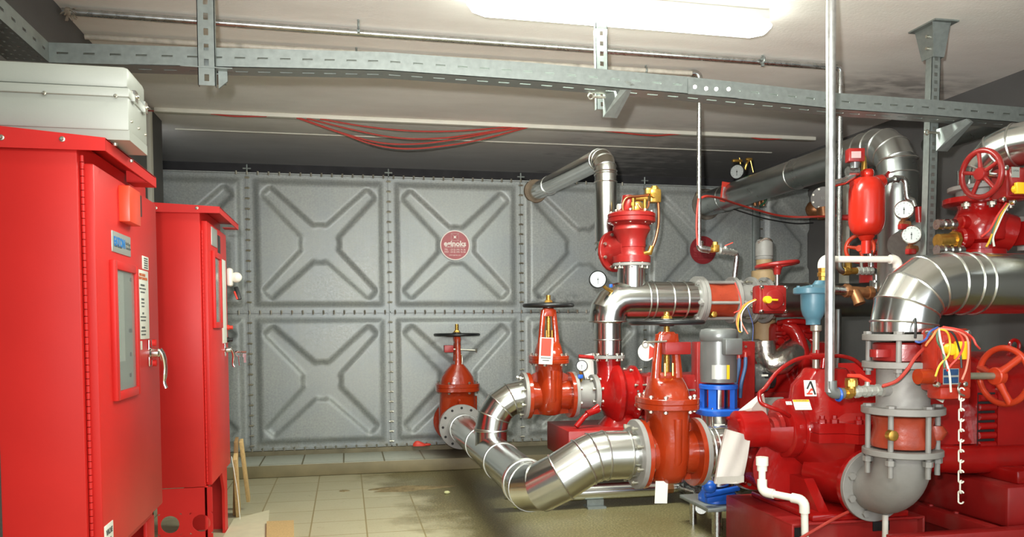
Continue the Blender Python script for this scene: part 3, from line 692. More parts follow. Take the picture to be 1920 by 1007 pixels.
for dz in (.034, -.034): MB().lathe(c+V((.008, .012, dz)), (1, 0, 0), [(0, .012), (.012, .012), (.014, .008), (.014, 0)], 14).build('handle_knob', M_CAB, door)
o, y0, y1, z0, z1 = dbox(195, 988, 1040, 212, .002, 'sign_plate', M_PAPER, door, 'white plate lettered VALVE')
text('VALVE', (XD+.0026, (y0+y1)/2, z1-.022), XY, XZ, .020, M_INK, o, bold=.001)
text('7  7', (XD+.0026, (y0+y1)/2, z1-.048), XY, XZ, .020, M_INK, o, bold=.001)

# --- far cabinet
X2 = .10; C2Y0, C2Y1, C2B = -2.575, -1.94, -.142; zb2, zt2 = .355, 1.663
c2 = thing('control_cabinet', (0, (C2Y0+C2Y1)/2, 0), 'red control cabinet standing behind the nearest one, with two round holes in its skirt', 'cabinet')
MB().box2((C2B, C2Y0, zb2), (X2-.028, C2Y1, zt2), .004).build('body', M_CAB, c2)
h = [(at(318.8, 984, C2Y0).x, at(318.8, 984, C2Y0).z), (at(377.5, 981, C2Y0).x, at(377.5, 981, C2Y0).z)]
xc, wd = (C2B+X2-.028)/2, (X2-.028-C2B)/2; hc = (zb2-.003)/2
MB().plate_hole((xc, C2Y0, hc), (1, 0, 0), (0, 0, 1), wd, hc, [(hx-xc, hz-hc, .041) for hx, hz in h], (0, .006, 0), 28).build('skirt', M_CAB, c2)
MB().box2((C2B, C2Y1-.006, 0), (X2-.028, C2Y1, zb2)).box2((C2B, C2Y0, 0), (C2B+.006, C2Y1, .05)).build('base', M_CAB, c2)
MB().box2((X2-.034, C2Y0, 0), (X2-.02, C2Y0+.09, zb2), .002).build('leg', M_CAB, c2)
MB().prism([(X2-.034, C2Y1, 0), (X2-.034, C2Y1-.10, 0), (X2-.034, C2Y1-.10, zb2-.12), (X2-.034, C2Y1-.19, zb2), (X2-.034, C2Y1, zb2)], (.014, 0, 0)).build('leg', M_CAB, c2)
yr2 = C2Y1+.03
m = MB().prism([(C2B-.006, C2Y0-.012, zt2-.028), (.162, C2Y0-.012, zt2-.028), (.162, C2Y0-.012, zt2+.002), (C2B-.006, C2Y0-.012, zt2+.016)], (0, .004, 0))
m.prism([(C2B-.006, C2Y0-.010, zt2+.012), (.162, C2Y0-.010, zt2-.002), (.162, C2Y0-.010, zt2+.002), (C2B-.006, C2Y0-.010, zt2+.016)], (0, yr2-C2Y0, 0))
m.box2((.158, C2Y0-.010, zt2-.028), (.162, yr2, zt2+.001)).box2((.09, yr2-.09, zt2-.028), (.160, yr2, zt2-.025)); m.build('roof', M_CAB, c2)
for px, py in ((292, 390), (369, 390)): screw_y(c2, at(px, py, C2Y0-.012))
d2 = MB().box2((X2-.027, C2Y0+.02, zb2+.004), (X2, C2Y1-.003, zt2-.06), .005).build('door', M_CAB, c2)
hm = MB()
for k in range(64): hm.cyl((X2-.022, C2Y0+.012, zb2+.02+k*.0185), (X2-.022, C2Y0+.012, zb2+.0365+k*.0185), .004, n=8)
hm.build('hinge', M_CAB, c2)
def d2box(ya, yb, za, zb_, h, name, m, par, label=None): return MB().box2((X2-.001, ya, za), (X2+h, yb, zb_), .002).build(name, m, par, label)
o = d2box(C2Y0+.13, C2Y0+.30, 1.50, 1.59, .004, 'name_plate', M_PLATE, d2, 'silver plate')
d2box(C2Y0+.33, C2Y0+.40, 1.46, 1.57, .004, 'data_plate', M_BLKPL, d2, 'dark data plate')
fr = frame_x(MB(), X2, X2+.014, C2Y0+.13, C2Y0+.37, 1.10, 1.475, .03).build('window_frame', M_CAB, d2)
MB().box2((X2+.003, C2Y0+.155, 1.125), (X2+.006, C2Y0+.345, 1.45)).build('window_glass', M_GLASS, fr)
MB().box2((X2+.0003, C2Y0+.155, 1.125), (X2+.001, C2Y0+.345, 1.45)).build('window_back', M_INKG, fr)
d2box(C2Y0+.43, C2Y1-.05, 1.02, 1.46, .002, 'label', M_PAPER, d2, 'white label')
handle(d2, 421, 656, X2, .75)
for py, m in ((637, M_BLKPL), (614, M_TAGR)): q = atX(425.5, py, X2); MB().lathe(q, (1, 0, 0), [(0, .014), (.012, .014), (.012, .010), (.03, .010), (.032, 0)], 14).build('push_button', m, d2)
q = atX(427, 520, X2); bk = MB().box(q+V((.012, 0, .0)), (.03, .07, .10), None, .012).ball(q+V((.045, .0, .0)), .030, s=(1, .8, .95)).build('breaker_handle', M_PVC, d2, 'white breaker handle with red and black grip')
q = atX(430, 545, X2); MB().bar(q+V((.035, 0, .02)), q+V((.055, -.01, -.05)), .022, .022, (0, 1, 0), .004).build('grip', M_BLKPL, bk)
MB().bar(q+V((.028, -.012, -.005)), q+V((.045, -.02, -.05)), .010, .020, (0, 1, 0), .003).build('grip_stripe', M_TAGR, bk)
# key bunch hanging by the far cabinet's handle
q = atX(430, 660, X2)+V((.03, 0, 0))
m = MB().torus(q+V((.02, -.01, -.01)), (0, 1, 0), .014, .0025, 16, 6).cyl(q+V((.02, -.01, -.02)), q+V((.024, -.01, -.075)), .004, n=8).box(q+V((.05, 0, -.02)), (.018, .01, .02)).box(q+V((.052, 0, -.045)), (.012, .008, .03)).cyl(q, q+V((.06, 0, 0)), .006, n=8)
m.build('lock_hardware', M_CHROME, d2, 'chrome lock hardware')

# --- grey enclosure on the near cabinet
GY0 = -4.205; GX = .166; gz0 = at(232, 262, GY0).z-.005; gz1 = at(231, 124, GY0).z
gy1 = atX(277, 315, GX).y
gx = thing('junction_box', (-.18, (GY0+gy1)/2, gz0), 'pale grey steel enclosure on top of the nearest red cabinet', 'enclosure')
ls = at(230, 170, GY0).z
MB().box2((-.56, GY0, gz0+.03), (GX, gy1, ls), .005).box2((-.56, GY0+.004, gz0+.005), (GX, gy1, gz0+.032)).build('body', M_BOX, gx)
MB().box2((-.56, GY0-.008, ls-.018), (GX+.004, gy1-.02, ls+.006), .003).box2((-.56, GY0-.004, ls+.006), (GX+.002, gy1-.02, gz1), .014).build('cover', M_BOX, gx)
for px, py in ((83, 175), (217, 180)): screw_y(gx, at(px, py, GY0-.008), .0038)
for k in range(3):
    for dz in (.06, .14): MB().lathe((GX, GY0+(gy1-GY0)*(.12+.38*k), gz0+dz), (1, 0, 0), [(0, .004), (.003, .0035), (.005, .002), (.005, 0)], 12).build('screw', M_BOLT, gx)
for px, py in ((216, 271), (246, 302)): MB().lathe(atX(px, py, .145), (0, 0, -1), [(-.003, .006), (.003, .005), (.005, 0)], 12).build('screw', M_BOLT, gx)
for k in range(2): MB().box((GX+.006, GY0+(gy1-GY0)*(.2+.55*k), ls-.005), (.012, .03, .03)).ball((GX+.012, GY0+(gy1-GY0)*(.2+.55*k), ls-.004), .006).build('latch', M_CHROME, gx)

# --- timber by the far cabinet and on the floor
def board(pb, pt, wd, th, m, lab, up=(0, 1, 0)): return single('wooden_board', MB().bar(pb, pt, wd, th, up, .002), m, lab, 'board', None)
b0 = atZ(447, 968, 0); b0.z = .012
board(b0, V((atX(441, 856, .0).x*0+at(441, 856, -1.86).x, -1.86, at(441, 856, -1.86).z)), .062, .022, M_WOOD, 'pale timber board leaning behind the far red cabinet, in front of the longer boards', (1, 0, 0))
b1 = at(466, 938, -1.50); t1 = at(452, 826, -1.66)
board(b1, t1, .045, .020, M_WOOD, 'slim timber board leaning outward at the edge of the boards by the far cabinet', (1, 0, 0))
b2 = at(440, 930, -1.62); t2_ = at(443, 824, -1.74); b2.z = .012
board(b2, t2_, .075, .018, M_WOODD, 'brown timber board standing between the leaning boards by the far cabinet', (1, 0, 0))
cable('twine', [at(434, 856, -1.90), at(440, 890, -1.88), at(446, 930, -1.86), at(450, 974, -1.85)], .0025, M_PAPER, 'white twine hanging over the pale leaning board', 'twine')
single('wooden_board', MB().prism([atZ(500, 984, .002), atZ(551, 982, .002), atZ(552, 1040, .002), atZ(499, 1046, .002)], (0, 0, .02)), M_WOOD, 'short timber board lying on the floor at the bottom edge', 'board')
single('sheet_board', MB().prism([atZ(438, 975, .001), atZ(505, 958, .001), atZ(500, 1030, .001), atZ(400, 1040, .001)], (0, 0, .006)), mat('pale_board', S(206, 198, 168), .6, var=.05), 'flat pale board lying on the floor beside the far red cabinet', 'board')

# --- bits on the floor
def heap(c, rx, ry, h, n=26):
    m = MB(); vs = [V((0, 0, h))]; fs = []; rings = 7
    for k in range(1, rings+1):
        q = k/rings
        for i in range(n):
            a = 2*PI*i/n; rr = 1+.25*math.sin(3*a+1)+.12*math.sin(7*a)+random.uniform(-.06, .06)
            vs.append(V((math.cos(a)*rx*q*rr, math.sin(a)*ry*q*rr, max(0.0, h*(1-q)**1.4+random.uniform(0, .004)*(k < rings)) if k < rings else -.002)))
    for i in range(n): fs.append((0, 1+i, 1+(i+1) % n))
    for k in range(rings-1):
        for i in range(n): a = 1+k*n+i; b = 1+k*n+(i+1) % n; fs.append((a, b, b+n, a+n))
    m._add([V(c)+q for q in vs], fs); return m
c = atZ(762, 917, 0); single('dirt_heap', heap((c.x, c.y, .001), .27, .075, .022), M_DIRT, 'small heap of brown dirt spilled on the tiles', 'dirt', None)
c = atZ(645, 921, 0); single('dirt_heap', heap((c.x, c.y, .001), .035, .02, .006), M_DIRT, 'tiny dab of dirt on a tile joint left of the heap', 'dirt')
c = at(787, 830, -.06); m = MB()
m.loft([(c.x, c.y, ZT-.001, .055, .02, 2), (c.x-.005, c.y, ZT+.015, .05, .02, 2), (c.x-.015, c.y, ZT+.03, .03, .014, 2), (c.x-.02, c.y, ZT+.04, .012, .008, 2)], 14).ball((c.x+.06, c.y, ZT+.008), .022, s=(1.4, .7, .5))
single('rag', m, M_TAGR, 'crumpled red rag on the step at the foot of the tank', 'rag')
c = atZ(838, 926, 0); single('foam_lump', MB().ball((c.x, c.y, .010), .016, 10, 6, (1.3, 1, .7)), mat('foam_yellow', S(206, 206, 150), .7), 'small pale yellow lump on the floor right of the dirt heap', 'debris')
c = atZ(968, 953, 0); single('foam_lump', MB().ball((c.x, c.y, .006), .011, 10, 6, (1.5, 1, .6)), mat('foam_green', S(196, 206, 120), .7), 'tiny green-yellow scrap on the wet floor left of the big elbow', 'debris')

# ================================================================== PIPEWORK HELPERS
BM = {}
def bolt_mesh(axis, r, L):
    k = (round(axis.x, 3), round(axis.y, 3), round(axis.z, 3), round(r, 4), round(L, 3))
    if k not in BM:
        m = MB(); a = axis*(L/2)
        m.cyl(-a*1.35, a*1.35, r*.62, n=8).cyl(-a-axis*r*.9, -a, r*1.1, n=6).cyl(a, a+axis*r*.9, r*1.1, n=6)
        BM[k] = m.mesh('bolt'); BM[k].materials.append(M_BOLT)
    return BM[k]
def flange(par, c, axis, R, t=.022, m=None, nb=8, br=.010, L=None, label=None, name='flange', bolts=True, ph=.5):
    m = m or M_FLG; c = V(c); a = V(axis).normalized()
    o = MB().lathe(c, a, [(-t/2, R*.3), (-t/2, R-.002), (-t/2+.002, R), (t/2-.002, R), (t/2, R-.002), (t/2, R*.3)], 48).build(name, m, par, label)
    if bolts:
        u, v, _ = basis(a); me = bolt_mesh(a, br, L or t+.012)
        for k in range(nb):
            q = 2*PI*(k+ph)/nb; inst('bolt', me, o, c+(u*math.cos(q)+v*math.sin(q))*R*.83)
    return o
def clad(par, path, r, bands=(), m=None, name='cladding', n=36, br=.0045, label=None, ends=True):
    o = MB().sweep(path, r, n).build(name, m or M_CLAD, par, label, ang=12)
    N = len(path)
    for i in bands:
        i = i % N; a = (path[min(i+1, N-1)]-path[i]).normalized() if i < N-1 else (path[i]-path[i-1]).normalized()
        if 0 < i < N-1: a = ((path[i+1]-path[i]).normalized()+(path[i]-path[i-1]).normalized()).normalized()
        MB().torus(path[i], a, (r[i] if hasattr(r, '__len__') else r)+.0005, br, 44, 6).build('seam_band', M_CLAD2, o)
    return o
def band(o, p, a, r, br=.0045): return MB().torus(p, a, r+.0005, br, 44, 6).build('seam_band', M_CLAD2, o)
def wheel(par, c, axis, R, r, m, spokes=4, hub=.03, dish=.0, name='handwheel', ph=.4, sr=.009):
    c = V(c); u, v, a = basis(axis); q = MB().torus(c, a, R, r, 48, 12)
    q.lathe(c-a*dish, a, [(-.018, hub*.9), (-.014, hub), (.014, hub), (.018, hub*.9)], 20)
    for k in range(spokes):
        t = 2*PI*(k+ph)/spokes; d = u*math.cos(t)+v*math.sin(t); q.sweep([c-a*dish+d*hub*.7, c-a*dish*.6+d*R*.55, c+d*R], [sr*1.25, sr, sr*1.1], 10)
    return q.build(name, m, par)
def gauge(par, c, nrm, R, name='pressure_gauge', col=None):
    c = V(c); a = V(nrm).normalized()
    o = MB().lathe(c, a, [(-.035, R*.82), (-.030, R), (.004, R*1.04), (.006, R*1.0), (.002, R*.92), (.002, 0)], 32).build(name, col or M_BLK, par)
    d = MB().lathe(c+a*.0025, a, [(0, R*.9), (.0012, R*.9)], 32).build('dial', M_DIAL, o)
    z = V((0, 0, 1)); z = (z-a*z.dot(a)).normalized(); x = z.cross(a)
    k = MB()
    for i in range(11):
        t = math.radians(-135+27*i); dd = z*math.cos(t)+x*math.sin(t); k.bar(c+a*.0042+dd*R*.66, c+a*.0042+dd*R*.82, .0015 if i % 5 else .003, .0006, a)
    k.build('scale_marks', M_INK, o)
    MB().bar(c+a*.0046-z*R*.55, c+a*.0046+z*R*.25, .003, .0008, a).lathe(c+a*.004, a, [(0, R*.09), (.002, R*.09)], 12).build('needle', M_BLK, o)
    return o
X_, Y_, Z_ = V((1, 0, 0)), V((0, 1, 0)), V((0, 0, 1))

def gate_valve(label, C, rz, d):
    C = V(C); t = thing('gate_valve', (C.x, C.y, C.z-d['fr']), label, 'valve', 'rising stem gate valves')
    M = Matrix.Translation(C) @ Matrix.Rotation(rz, 4, 'Z'); fr, ff = d['fr'], d['ff']; W = lambda *p: M @ V(p)
    ax = (M.to_3x3() @ X_)
    b = MB(M)
    b.lathe((-ff, 0, 0), (1, 0, 0), [(0, fr*.62), (.022, fr*.66), (ff*.45, fr*.60), (ff, fr*.64), (2*ff-ff*.45, fr*.60), (2*ff-.022, fr*.66), (2*ff, fr*.62)], 40)
    h0 = d['hb0']
    b.loft([(0, 0, -fr*.86, .30*fr, .34*fr, 2.2), (0, 0, -fr*.80, .44*fr, .54*fr, 2.3), (0, 0, -fr*.55, .52*fr, .74*fr, 2.3), (0, 0, 0, .56*fr, .86*fr, 2.4), (0, 0, fr*.55, .54*fr, .86*fr, 2.5), (0, 0, h0-.02, .56*fr, .80*fr, 2.6), (0, 0, h0, .62*fr, .84*fr, 2.6)], 36)
    for sx in (-1, 1):                                             # strengthening ribs from flange to column
        b.prism([(sx*(ff-.02), -.008, fr*.55), (sx*(ff-.02), -.008, fr*.85), (sx*ff*.25, -.008, h0-.03), (sx*ff*.25, -.008, fr*.4)], (0, .016, 0))
        b.prism([(sx*(ff-.02), -.008, -fr*.80), (sx*(ff-.02), -.008, -fr*.5), (sx*ff*.2, -.008, -fr*.5), (sx*ff*.2, -.008, -fr*.84)], (0, .016, 0))
    b.loft([(0, -.62*fr, -fr*.5, .09*fr, .05*fr, 2), (0, -.80*fr, -fr*.1, .13*fr, .10*fr, 2), (0, -.84*fr, h0-.04, .12*fr, .07*fr, 2)], 12)
    body = b.build('body', M_ORG, t)
    for sx in (-1, 1): flange(t, W(sx*(ff-.011), 0, 0), ax, fr, .024, M_ORG, bolts=False, name='body_flange')
    h1 = d['hb1']; b = MB(M)
    b.loft([(0, 0, h0, .80*fr, .98*fr, 3), (0, 0, h0+.004, .82*fr, 1.0*fr, 3), (0, 0, (h0+h1)/2-.003, .82*fr, 1.0*fr, 3), (0, 0, (h0+h1)/2, .80*fr, .98*fr, 3), (0, 0, (h0+h1)/2+.003, .82*fr, 1.0*fr, 3), (0, 0, h1-.003, .82*fr, 1.0*fr, 3), (0, 0, h1, .80*fr, .98*fr, 3)], 40)
    hy = d['hd']
    b.loft([(0, 0, h1-.002, .60*fr, .80*fr, 2.5), (0, 0, h1+(hy-h1)*.35, .57*fr, .72*fr, 2.5), (0, 0, h1+(hy-h1)*.75, .52*fr, .48*fr, 2.5), (0, 0, hy, .47*fr, .28*fr, 2.4)], 32)
    b.build('bonnet', M_ORG, t)
    for k in range(8):
        q = 2*PI*(k+.5)/8; c, s = math.cos(q), math.sin(q); p = W(.70*fr*math.copysign(abs(c)**.67, c), .88*fr*math.copysign(abs(s)**.67, s), (h0+h1)/2)
        inst('bolt', bolt_mesh(Z_, .010, h1-h0+.008), t, p)
    yt = d['yt']; b = MB(M)
    for sx in (-1, 1):
        sec = [(sx*.35*fr, 0, hy-.05, .15*fr, .17*fr, 3), (sx*.31*fr, 0, hy+(yt-hy)*.3, .125*fr, .14*fr, 3), (sx*.25*fr, 0, hy+(yt-hy)*.75, .115*fr, .13*fr, 3), (sx*.18*fr, 0, yt-.01, .15*fr, .15*fr, 3)]
        b.loft(sec, 16)
    b.loft([(0, 0, yt-.05, .34*fr, .15*fr, 3), (0, 0, yt-.015, .31*fr, .19*fr, 2.6), (0, 0, yt, .22*fr, .16*fr, 2)], 24)
    b.box((0, 0, hy+.012), (.5*fr, .3*fr, .03), None, .004)
    b.build('yoke', M_ORG, t)
    st = MB(M).cyl((0, 0, hy-.01), (0, 0, d['st']), .014, n=14)
    z = hy+.03
    while z < d['st']-.006: st.torus((0, 0, z), (0, 0, 1), .0135, .0022, 14, 5); z += .0075
    st.build('stem', M_BRASS, t)
    MB(M).lathe((0, 0, d['wz']), (0, 0, 1), [(-.012, .030), (.012, .032), (.020, .026), (.032, .022), (.032, .015)], 6).build('stem_nut', M_BRASS, t)
    wheel(t, W(0, 0, d['wz']), Z_, d['wr'], .0115, M_BLK, 4, .036, .0)
    for k in range(2): MB(M).cyl(((k*2-1)*.12*fr, -.17*fr, hy+.01), ((k*2-1)*.12*fr, -.17*fr, hy+.07), .006, n=8).build('gland_bolt', M_BRASS, t)
    return t, W

# ================================================================== SUCTION HEADER along the floor
XH, ZH, YE = 1.586, .33, -2.95
RH = .108
DI = .022
hd = thing('suction_header', (XH, -1.7, ZH-RH), 'silver clad header pipe low over the floor, from tank valve to front elbow', 'pipe')
path = [V((XH, -.47, ZH)), V((XH, -.62, ZH)), V((XH, -1.40, ZH)), V((XH, -2.10, ZH)), V((XH, -2.72, ZH))]
o = clad(hd, path, RH, (1, 2, 3, 4))
flange(hd, (XH, -.468, ZH), Y_, .172, .022, ph=0, bolts=False, label='round grey flange with bolt holes')
hm = MB()
for k in range(12):
    q = 2*PI*k/12; hm.lathe((XH+.145*math.cos(q), -.4795, ZH+.145*math.sin(q)), (0, -1, 0), [(-.002, .010), (.0004, .010)], 14)
hm.build('bolt_hole_shade', M_DRK, hd)  # dark discs painted on for the shade inside the holes
MB().cyl((XH, -.5, .0), (XH, -.5, ZH-RH+.01), .02, n=12).build('support', M_GALP, hd) if False else None
# front elbow that carries the header to the big gate valve
GV3 = at(1250, 849, YE); ZG = GV3.z
XE = at(1197, 850, YE).x
el = thing('pipe_elbow', (XH+.1, YE, ZH-.12), 'big silver clad segmented elbow sweeping up from the floor header at the front', 'pipe')
Rf = .115
path = fillet([V((XH, -2.72, ZH)), V((XH, YE, ZH)), V((XH+.27, YE, ZG)), V((XE-.06, YE, ZG)), V((XE, YE, ZG))], [.13, .20, .001], 2)
el_o = clad(el, path, Rf, range(0, len(path)-1))
band(el_o, V((XH, -2.70, ZH)), Y_, Rf)
flange(el, (XE-.011, YE, ZG), X_, .165, .024, nb=8, L=.064, br=.011)

gate_valve('large glossy orange gate valve at the front, fixed to the big segmented elbow', (GV3.x, YE, ZG), 0,
           dict(fr=.163, ff=GV3.x-XE, hb0=.215, hb1=.268, hd=.36, yt=.578, wz=.622, wr=.168, st=.672))
gv3 = bpy.data.objects['gate_valve']
p = at(1268, 653, YE-.05); MB().box(p, (.128, .05, .058), None, .004).build('tamper_switch', M_REDB, gv3, 'red switch box')
MB().cyl(at(1213, 642, YE-.05), at(1250, 640, YE-.05), .005, n=8).torus(at(1210, 646, YE-.05), Y_, .014, .003, 16, 6).build('switch_rod', M_BOLT, gv3)
def tag(name, px, py, Y, wd, h, m, lab, tilt=0.0, t=.0015):
    c = at(px, py, Y); R = Matrix.Rotation(tilt, 3, 'Y'); return single(name, MB().box(c, (wd, t, h), R), m, lab, 'tag')
tag('paper_tag', 1240, 923, YE-.08, .062, .105, M_PAPER, 'white paper tag hanging under the large front gate valve', .05)
q = at(1212, 660, YE+.02); tg = thing('round_tag', q, 'round white tag hanging left of the front gate valve yoke', 'tag')
MB().lathe(q, (0, -1, 0), [(0, .043), (.0015, .043)], 28).build('disc', M_PAPER, tg)
MB().prism([q+V((.010, -.003, -.035)), q+V((.038, -.003, -.02)), q+V((.040, -.003, .015)), q+V((.014, -.003, .03))], (0, -.001, 0)).build('red_mark', M_TAGR, tg)

# suction spool from the front valve to the main pump
XV = 2*GV3.x-XE
sp = thing('suction_spool', ((XV+2.55)/2, YE, ZG-.12), 'short silver clad suction pipe right of the front gate valve', 'pipe')
flange(sp, (XV+.012, YE, ZG), X_, .163, .024, nb=8, L=.03, br=.011)
path = [V((XV+.02, YE, ZG)), V((XV+.06, YE, ZG)), V((XV+.085, YE, ZG)), V((XV+.15, YE, ZG)), V((2.56, YE+.02, ZG-.01)), V((2.66, YE+.10, ZG-.03))]
clad(sp, path, .118, (1, 2, 3))

# ================================================================== FAR GATE VALVE at the tank
gate_valve('far orange gate valve by the tank at the end of the floor header', (XH, -.245, ZH), PI/2,
           dict(fr=.172, ff=.205, hb0=.255, hb1=.318, hd=.47, yt=.685, wz=.702, wr=.172, st=.785))
gv1 = bpy.data.objects['gate_valve.001']
p = at(841, 654, -.30); MB().box(p, (.072, .06, .055), None, .004).build('tamper_switch', M_REDD, gv1, 'dark red switch box')
MB().cyl(at(850, 655, -.30), at(892, 657, -.30), .007, n=8).torus(at(893, 657, -.31), X_, .014, .004, 14, 6).build('switch_rod', M_BOLT, gv1)
p = at(859, 676, -.20); MB().lathe(p, (1, 0, 0), [(-.03, .05), (.03, .05)], 16).build('conduit_stub', M_PVC, gv1)
MB().cyl((XH, -.06, ZH), (XH, .06, ZH), .11, n=32).build('tank_nozzle', M_ORG, gv1)

# ================================================================== BRANCH AND MIDDLE GATE VALVE
YP = -1.75
GV2 = at(1029, 741, YP); ZV2 = GV2.z; X0 = at(986, 742, YP).x
br = thing('pipe_elbow', (XH, YP, ZH+RH), 'silver clad segmented elbow rising from the floor header to the middle gate valve', 'pipe')
path = fillet([V((XH, YP, ZH+.04)), V((XH, YP, ZV2)), V((X0, YP, ZV2))], .20, 4)
o = clad(br, path, .098, range(1, len(path)-1)); band(o, V((XH, YP, ZH+RH+.03)), Z_, .100)
flange(br, (X0-.012, YP, ZV2), X_, .143, .022, nb=8, L=.055)
gate_valve('orange gate valve in the middle with a red card tag on its stem frame', (GV2.x, YP, ZV2), 0,
           dict(fr=.142, ff=GV2.x-X0, hb0=.198, hb1=.245, hd=.33, yt=.535, wz=.552, wr=.148, st=.615))
XR2 = 2*GV2.x-X0
q = at(1024, 658, YP-.16); tg = thing('card_tag', q, 'red and white card tag hanging on the middle orange gate valve', 'tag')
Rm = Matrix.Rotation(.06, 3, 'Y')
MB().box(q, (.082, .0015, .158), Rm).build('card', M_PAPER, tg)
MB().box(q+V((.0, -.0015, .022)), (.062, .0012, .105), Rm).build('red_panel', M_TAGR, tg)
for k in range(2): MB().box(q+V((-.003, -.0015, -.042-.014*k)), (.062-.02*k, .0012, .006), Rm).build('print_line', M_INK, tg)

# ================================================================== FIRE PUMP on the middle line
fp = thing('fire_pump', at(1150, 815, YP), 'red end-suction fire pump behind the pipes at the middle gate valve', 'pump')
XPV = at(1152, 735, YP).x
flange(fp, (XR2+.012, YP, ZV2), X_, .142, .022, nb=8, L=.03)
MB().lathe((XR2, YP, ZV2), X_, [(0, .088), (at(1108, 735, YP).x-XR2, .088)], 32).build('spool', M_FLG, fp, 'grey suction spool')
flange(fp, (at(1113, 735, YP).x, YP, ZV2), X_, .122, .03, nb=8, L=.05)
b = MB()
b.lathe((XPV-.10, YP, ZV2), X_, [(-.02, .075), (.0, .085), (.03, .11), (.05, .155), (.06, .178), (.08, .196), (.105, .196), (.125, .178), (.135, .155), (.15, .15), (.19, .15)], 44)
ct = at(1140, 668, YP)
b.sweep([V((ct.x-.0, YP, ZV2+.02)), V((ct.x+.005, YP, ZV2+.14)), V((ct.x, YP, ct.z))], [.085, .075, .078], 28)
b.build('volute', M_RED, fp)
b = MB(); b.lathe((XPV+.09, YP, ZV2), X_, [(0, .15), (.02, .175), (.035, .175), (.05, .14), (.12, .11), (.14, .13), (.16, .13), (.18, .085), (.3, .075)], 36)
for k in range(6):
    q = 2*PI*k/6; d = V((0, math.cos(q), math.sin(q))); b.bar(V((XPV+.10, YP, ZV2))+d*.10, V((XPV+.26, YP, ZV2))+d*.07, .012, .06, d.cross(X_))
b.build('bearing_frame', M_RED, fp)
for k in range(8):
    q = 2*PI*(k+.5)/8; inst('bolt', bolt_mesh(X_, .009, .06), fp, (XPV+.118, YP+.16*math.cos(q), ZV2+.16*math.sin(q)))
b = MB(); zt = at(1140, 796, YP).z
b.loft([(XPV+.03, YP, zt-.10, .14, .14, 3), (XPV+.03, YP, zt, .13, .13, 3), (XPV+.03, YP, zt+.06, .08, .09, 2.5), (XPV+.02, YP, ZV2-.12, .07, .08, 2)], 24); b.build('foot', M_RED, fp)
MB().sweep(fillet([at(1122, 752, YP-.12)+V((.0, 0, -.03)), at(1095, 782, YP-.14), at(1080, 800, YP-.15)], .03, 3), .016, 12).cyl(at(1122, 768, YP-.12), at(1100, 776, YP-.14), .02, n=12).build('drain_pipe', M_RED, fp)
MB().box2((at(1062, 812, YP-.2).x, YP-.25, .30), (4.3, YP+.27, at(1062, 807, YP-.2).z), .006).build('base_plate', M_REDD, fp)
flange(fp, (ct.x, YP, ct.z-.004), Z_, .105, .02, nb=8, L=.03)
g = at(1091, 686, YP-.10); gauge(fp, g, (-.35, -1, .05), .034); MB().sweep(smooth([g+V((0, .03, -.03)), g+V((.01, .04, -.08)), V((g.x+.01, YP-.02, ZV2+.08))], 4), .009, 10).build('gauge_pipe', M_BRASS, fp)
MB().box(at(1088, 706, YP-.09), (.03, .02, .024), None, .003).build('cock_handle', M_BLUE, fp, 'small blue cock handle')
MB().cyl(at(1085, 668, YP-.02), at(1130, 672, YP-.02), .012, n=10).build('vent_pipe', M_RED, fp)
single('paper_sheet', MB().prism([at(1084, 668, YP+.12), at(1112, 662, YP+.10), at(1114, 704, YP+.08), at(1098, 712, YP+.09)], (0, .002, 0)), M_SHEET, 'white crumpled paper behind the small gauge at the red fire pump', 'paper')
# coupling guard towards the engine
gd = single('coupling_guard', MB().box2((at(1195, 780, YP).x, YP-.16, at(1200, 782, YP).z), (at(1325, 700, YP).x, YP+.16, at(1200, 702, YP).z), .01), M_REDB, 'long red sheet-metal coupling guard behind the front gate valve', 'guard')
for px, py in ((1305, 714), (1306, 749), (1232, 733), (1305, 733)): MB().lathe(at(px, py, YP-.16), (0, -1, 0), [(-.002, .009), (.006, .009), (.008, .004), (.020, .004), (.020, 0)], 10).build('bolt', M_BOLT, gd)
MB().box2((at(1195, 735, YP-.16).x, YP-.163, at(1200, 735, YP-.16).z), (at(1325, 735, YP).x, YP-.158, at(1200, 733, YP-.16).z+.004)).build('edge_strip', M_GALV, gd)

# ================================================================== DISCHARGE LINE of the fire pump
ZD = at(1260, 563, YP).z; XDV = ct.x
XF = at(1308, 560, YP).x
dl = thing('discharge_pipe', (XDV, YP, ct.z), 'silver clad discharge elbow and tee above the red fire pump', 'pipe')
clad(dl, [V((XDV, YP, ct.z+.01)), V((XDV, YP, at(1140, 637, YP).z)), V((XDV, YP, at(1140, 605, YP).z)), V((XDV, YP, ZD-.05))], .086, (1, 2), name='riser_cladding')
path = fillet([V((XDV, YP, at(1140, 603, YP).z)), V((XDV, YP, ZD)), V((XF-.33, YP, ZD)), V((XF-.24, YP, ZD)), V((XF-.12, YP, ZD)), V((XF-.015, YP, ZD))], [.11, .001, .001, .001], 4)
o = clad(dl, path, .118, (0,)); 
for dx in (.355, .315, .20, .105): band(o, V((XF-dx, YP, ZD)), X_, .119)
XT = at(1184, 520, YP).x; ztt = at(1184, 499, YP).z
clad(dl, [V((XT, YP, ZD)), V((XT, YP, ztt))], .088, (), name='tee_cladding')
flange(dl, (XF-.010, YP, ZD), X_, .152, .022, bolts=False)
g = at(1121, 524, YP-.13); gauge(dl, g, (-.18, -1, .05), .052)
MB().sweep([g+V((.012, .03, -.01)), at(1137, 541, YP-.10), at(1152, 549, YP-.06)], [.012, .010, .013], 10).build('gauge_stem', M_BRASS, dl); MB().box(at(1145, 536, YP-.1), (.02, .016, .02), None, .003).build('cock_handle', M_BLUE, dl, 'small blue cock handle')

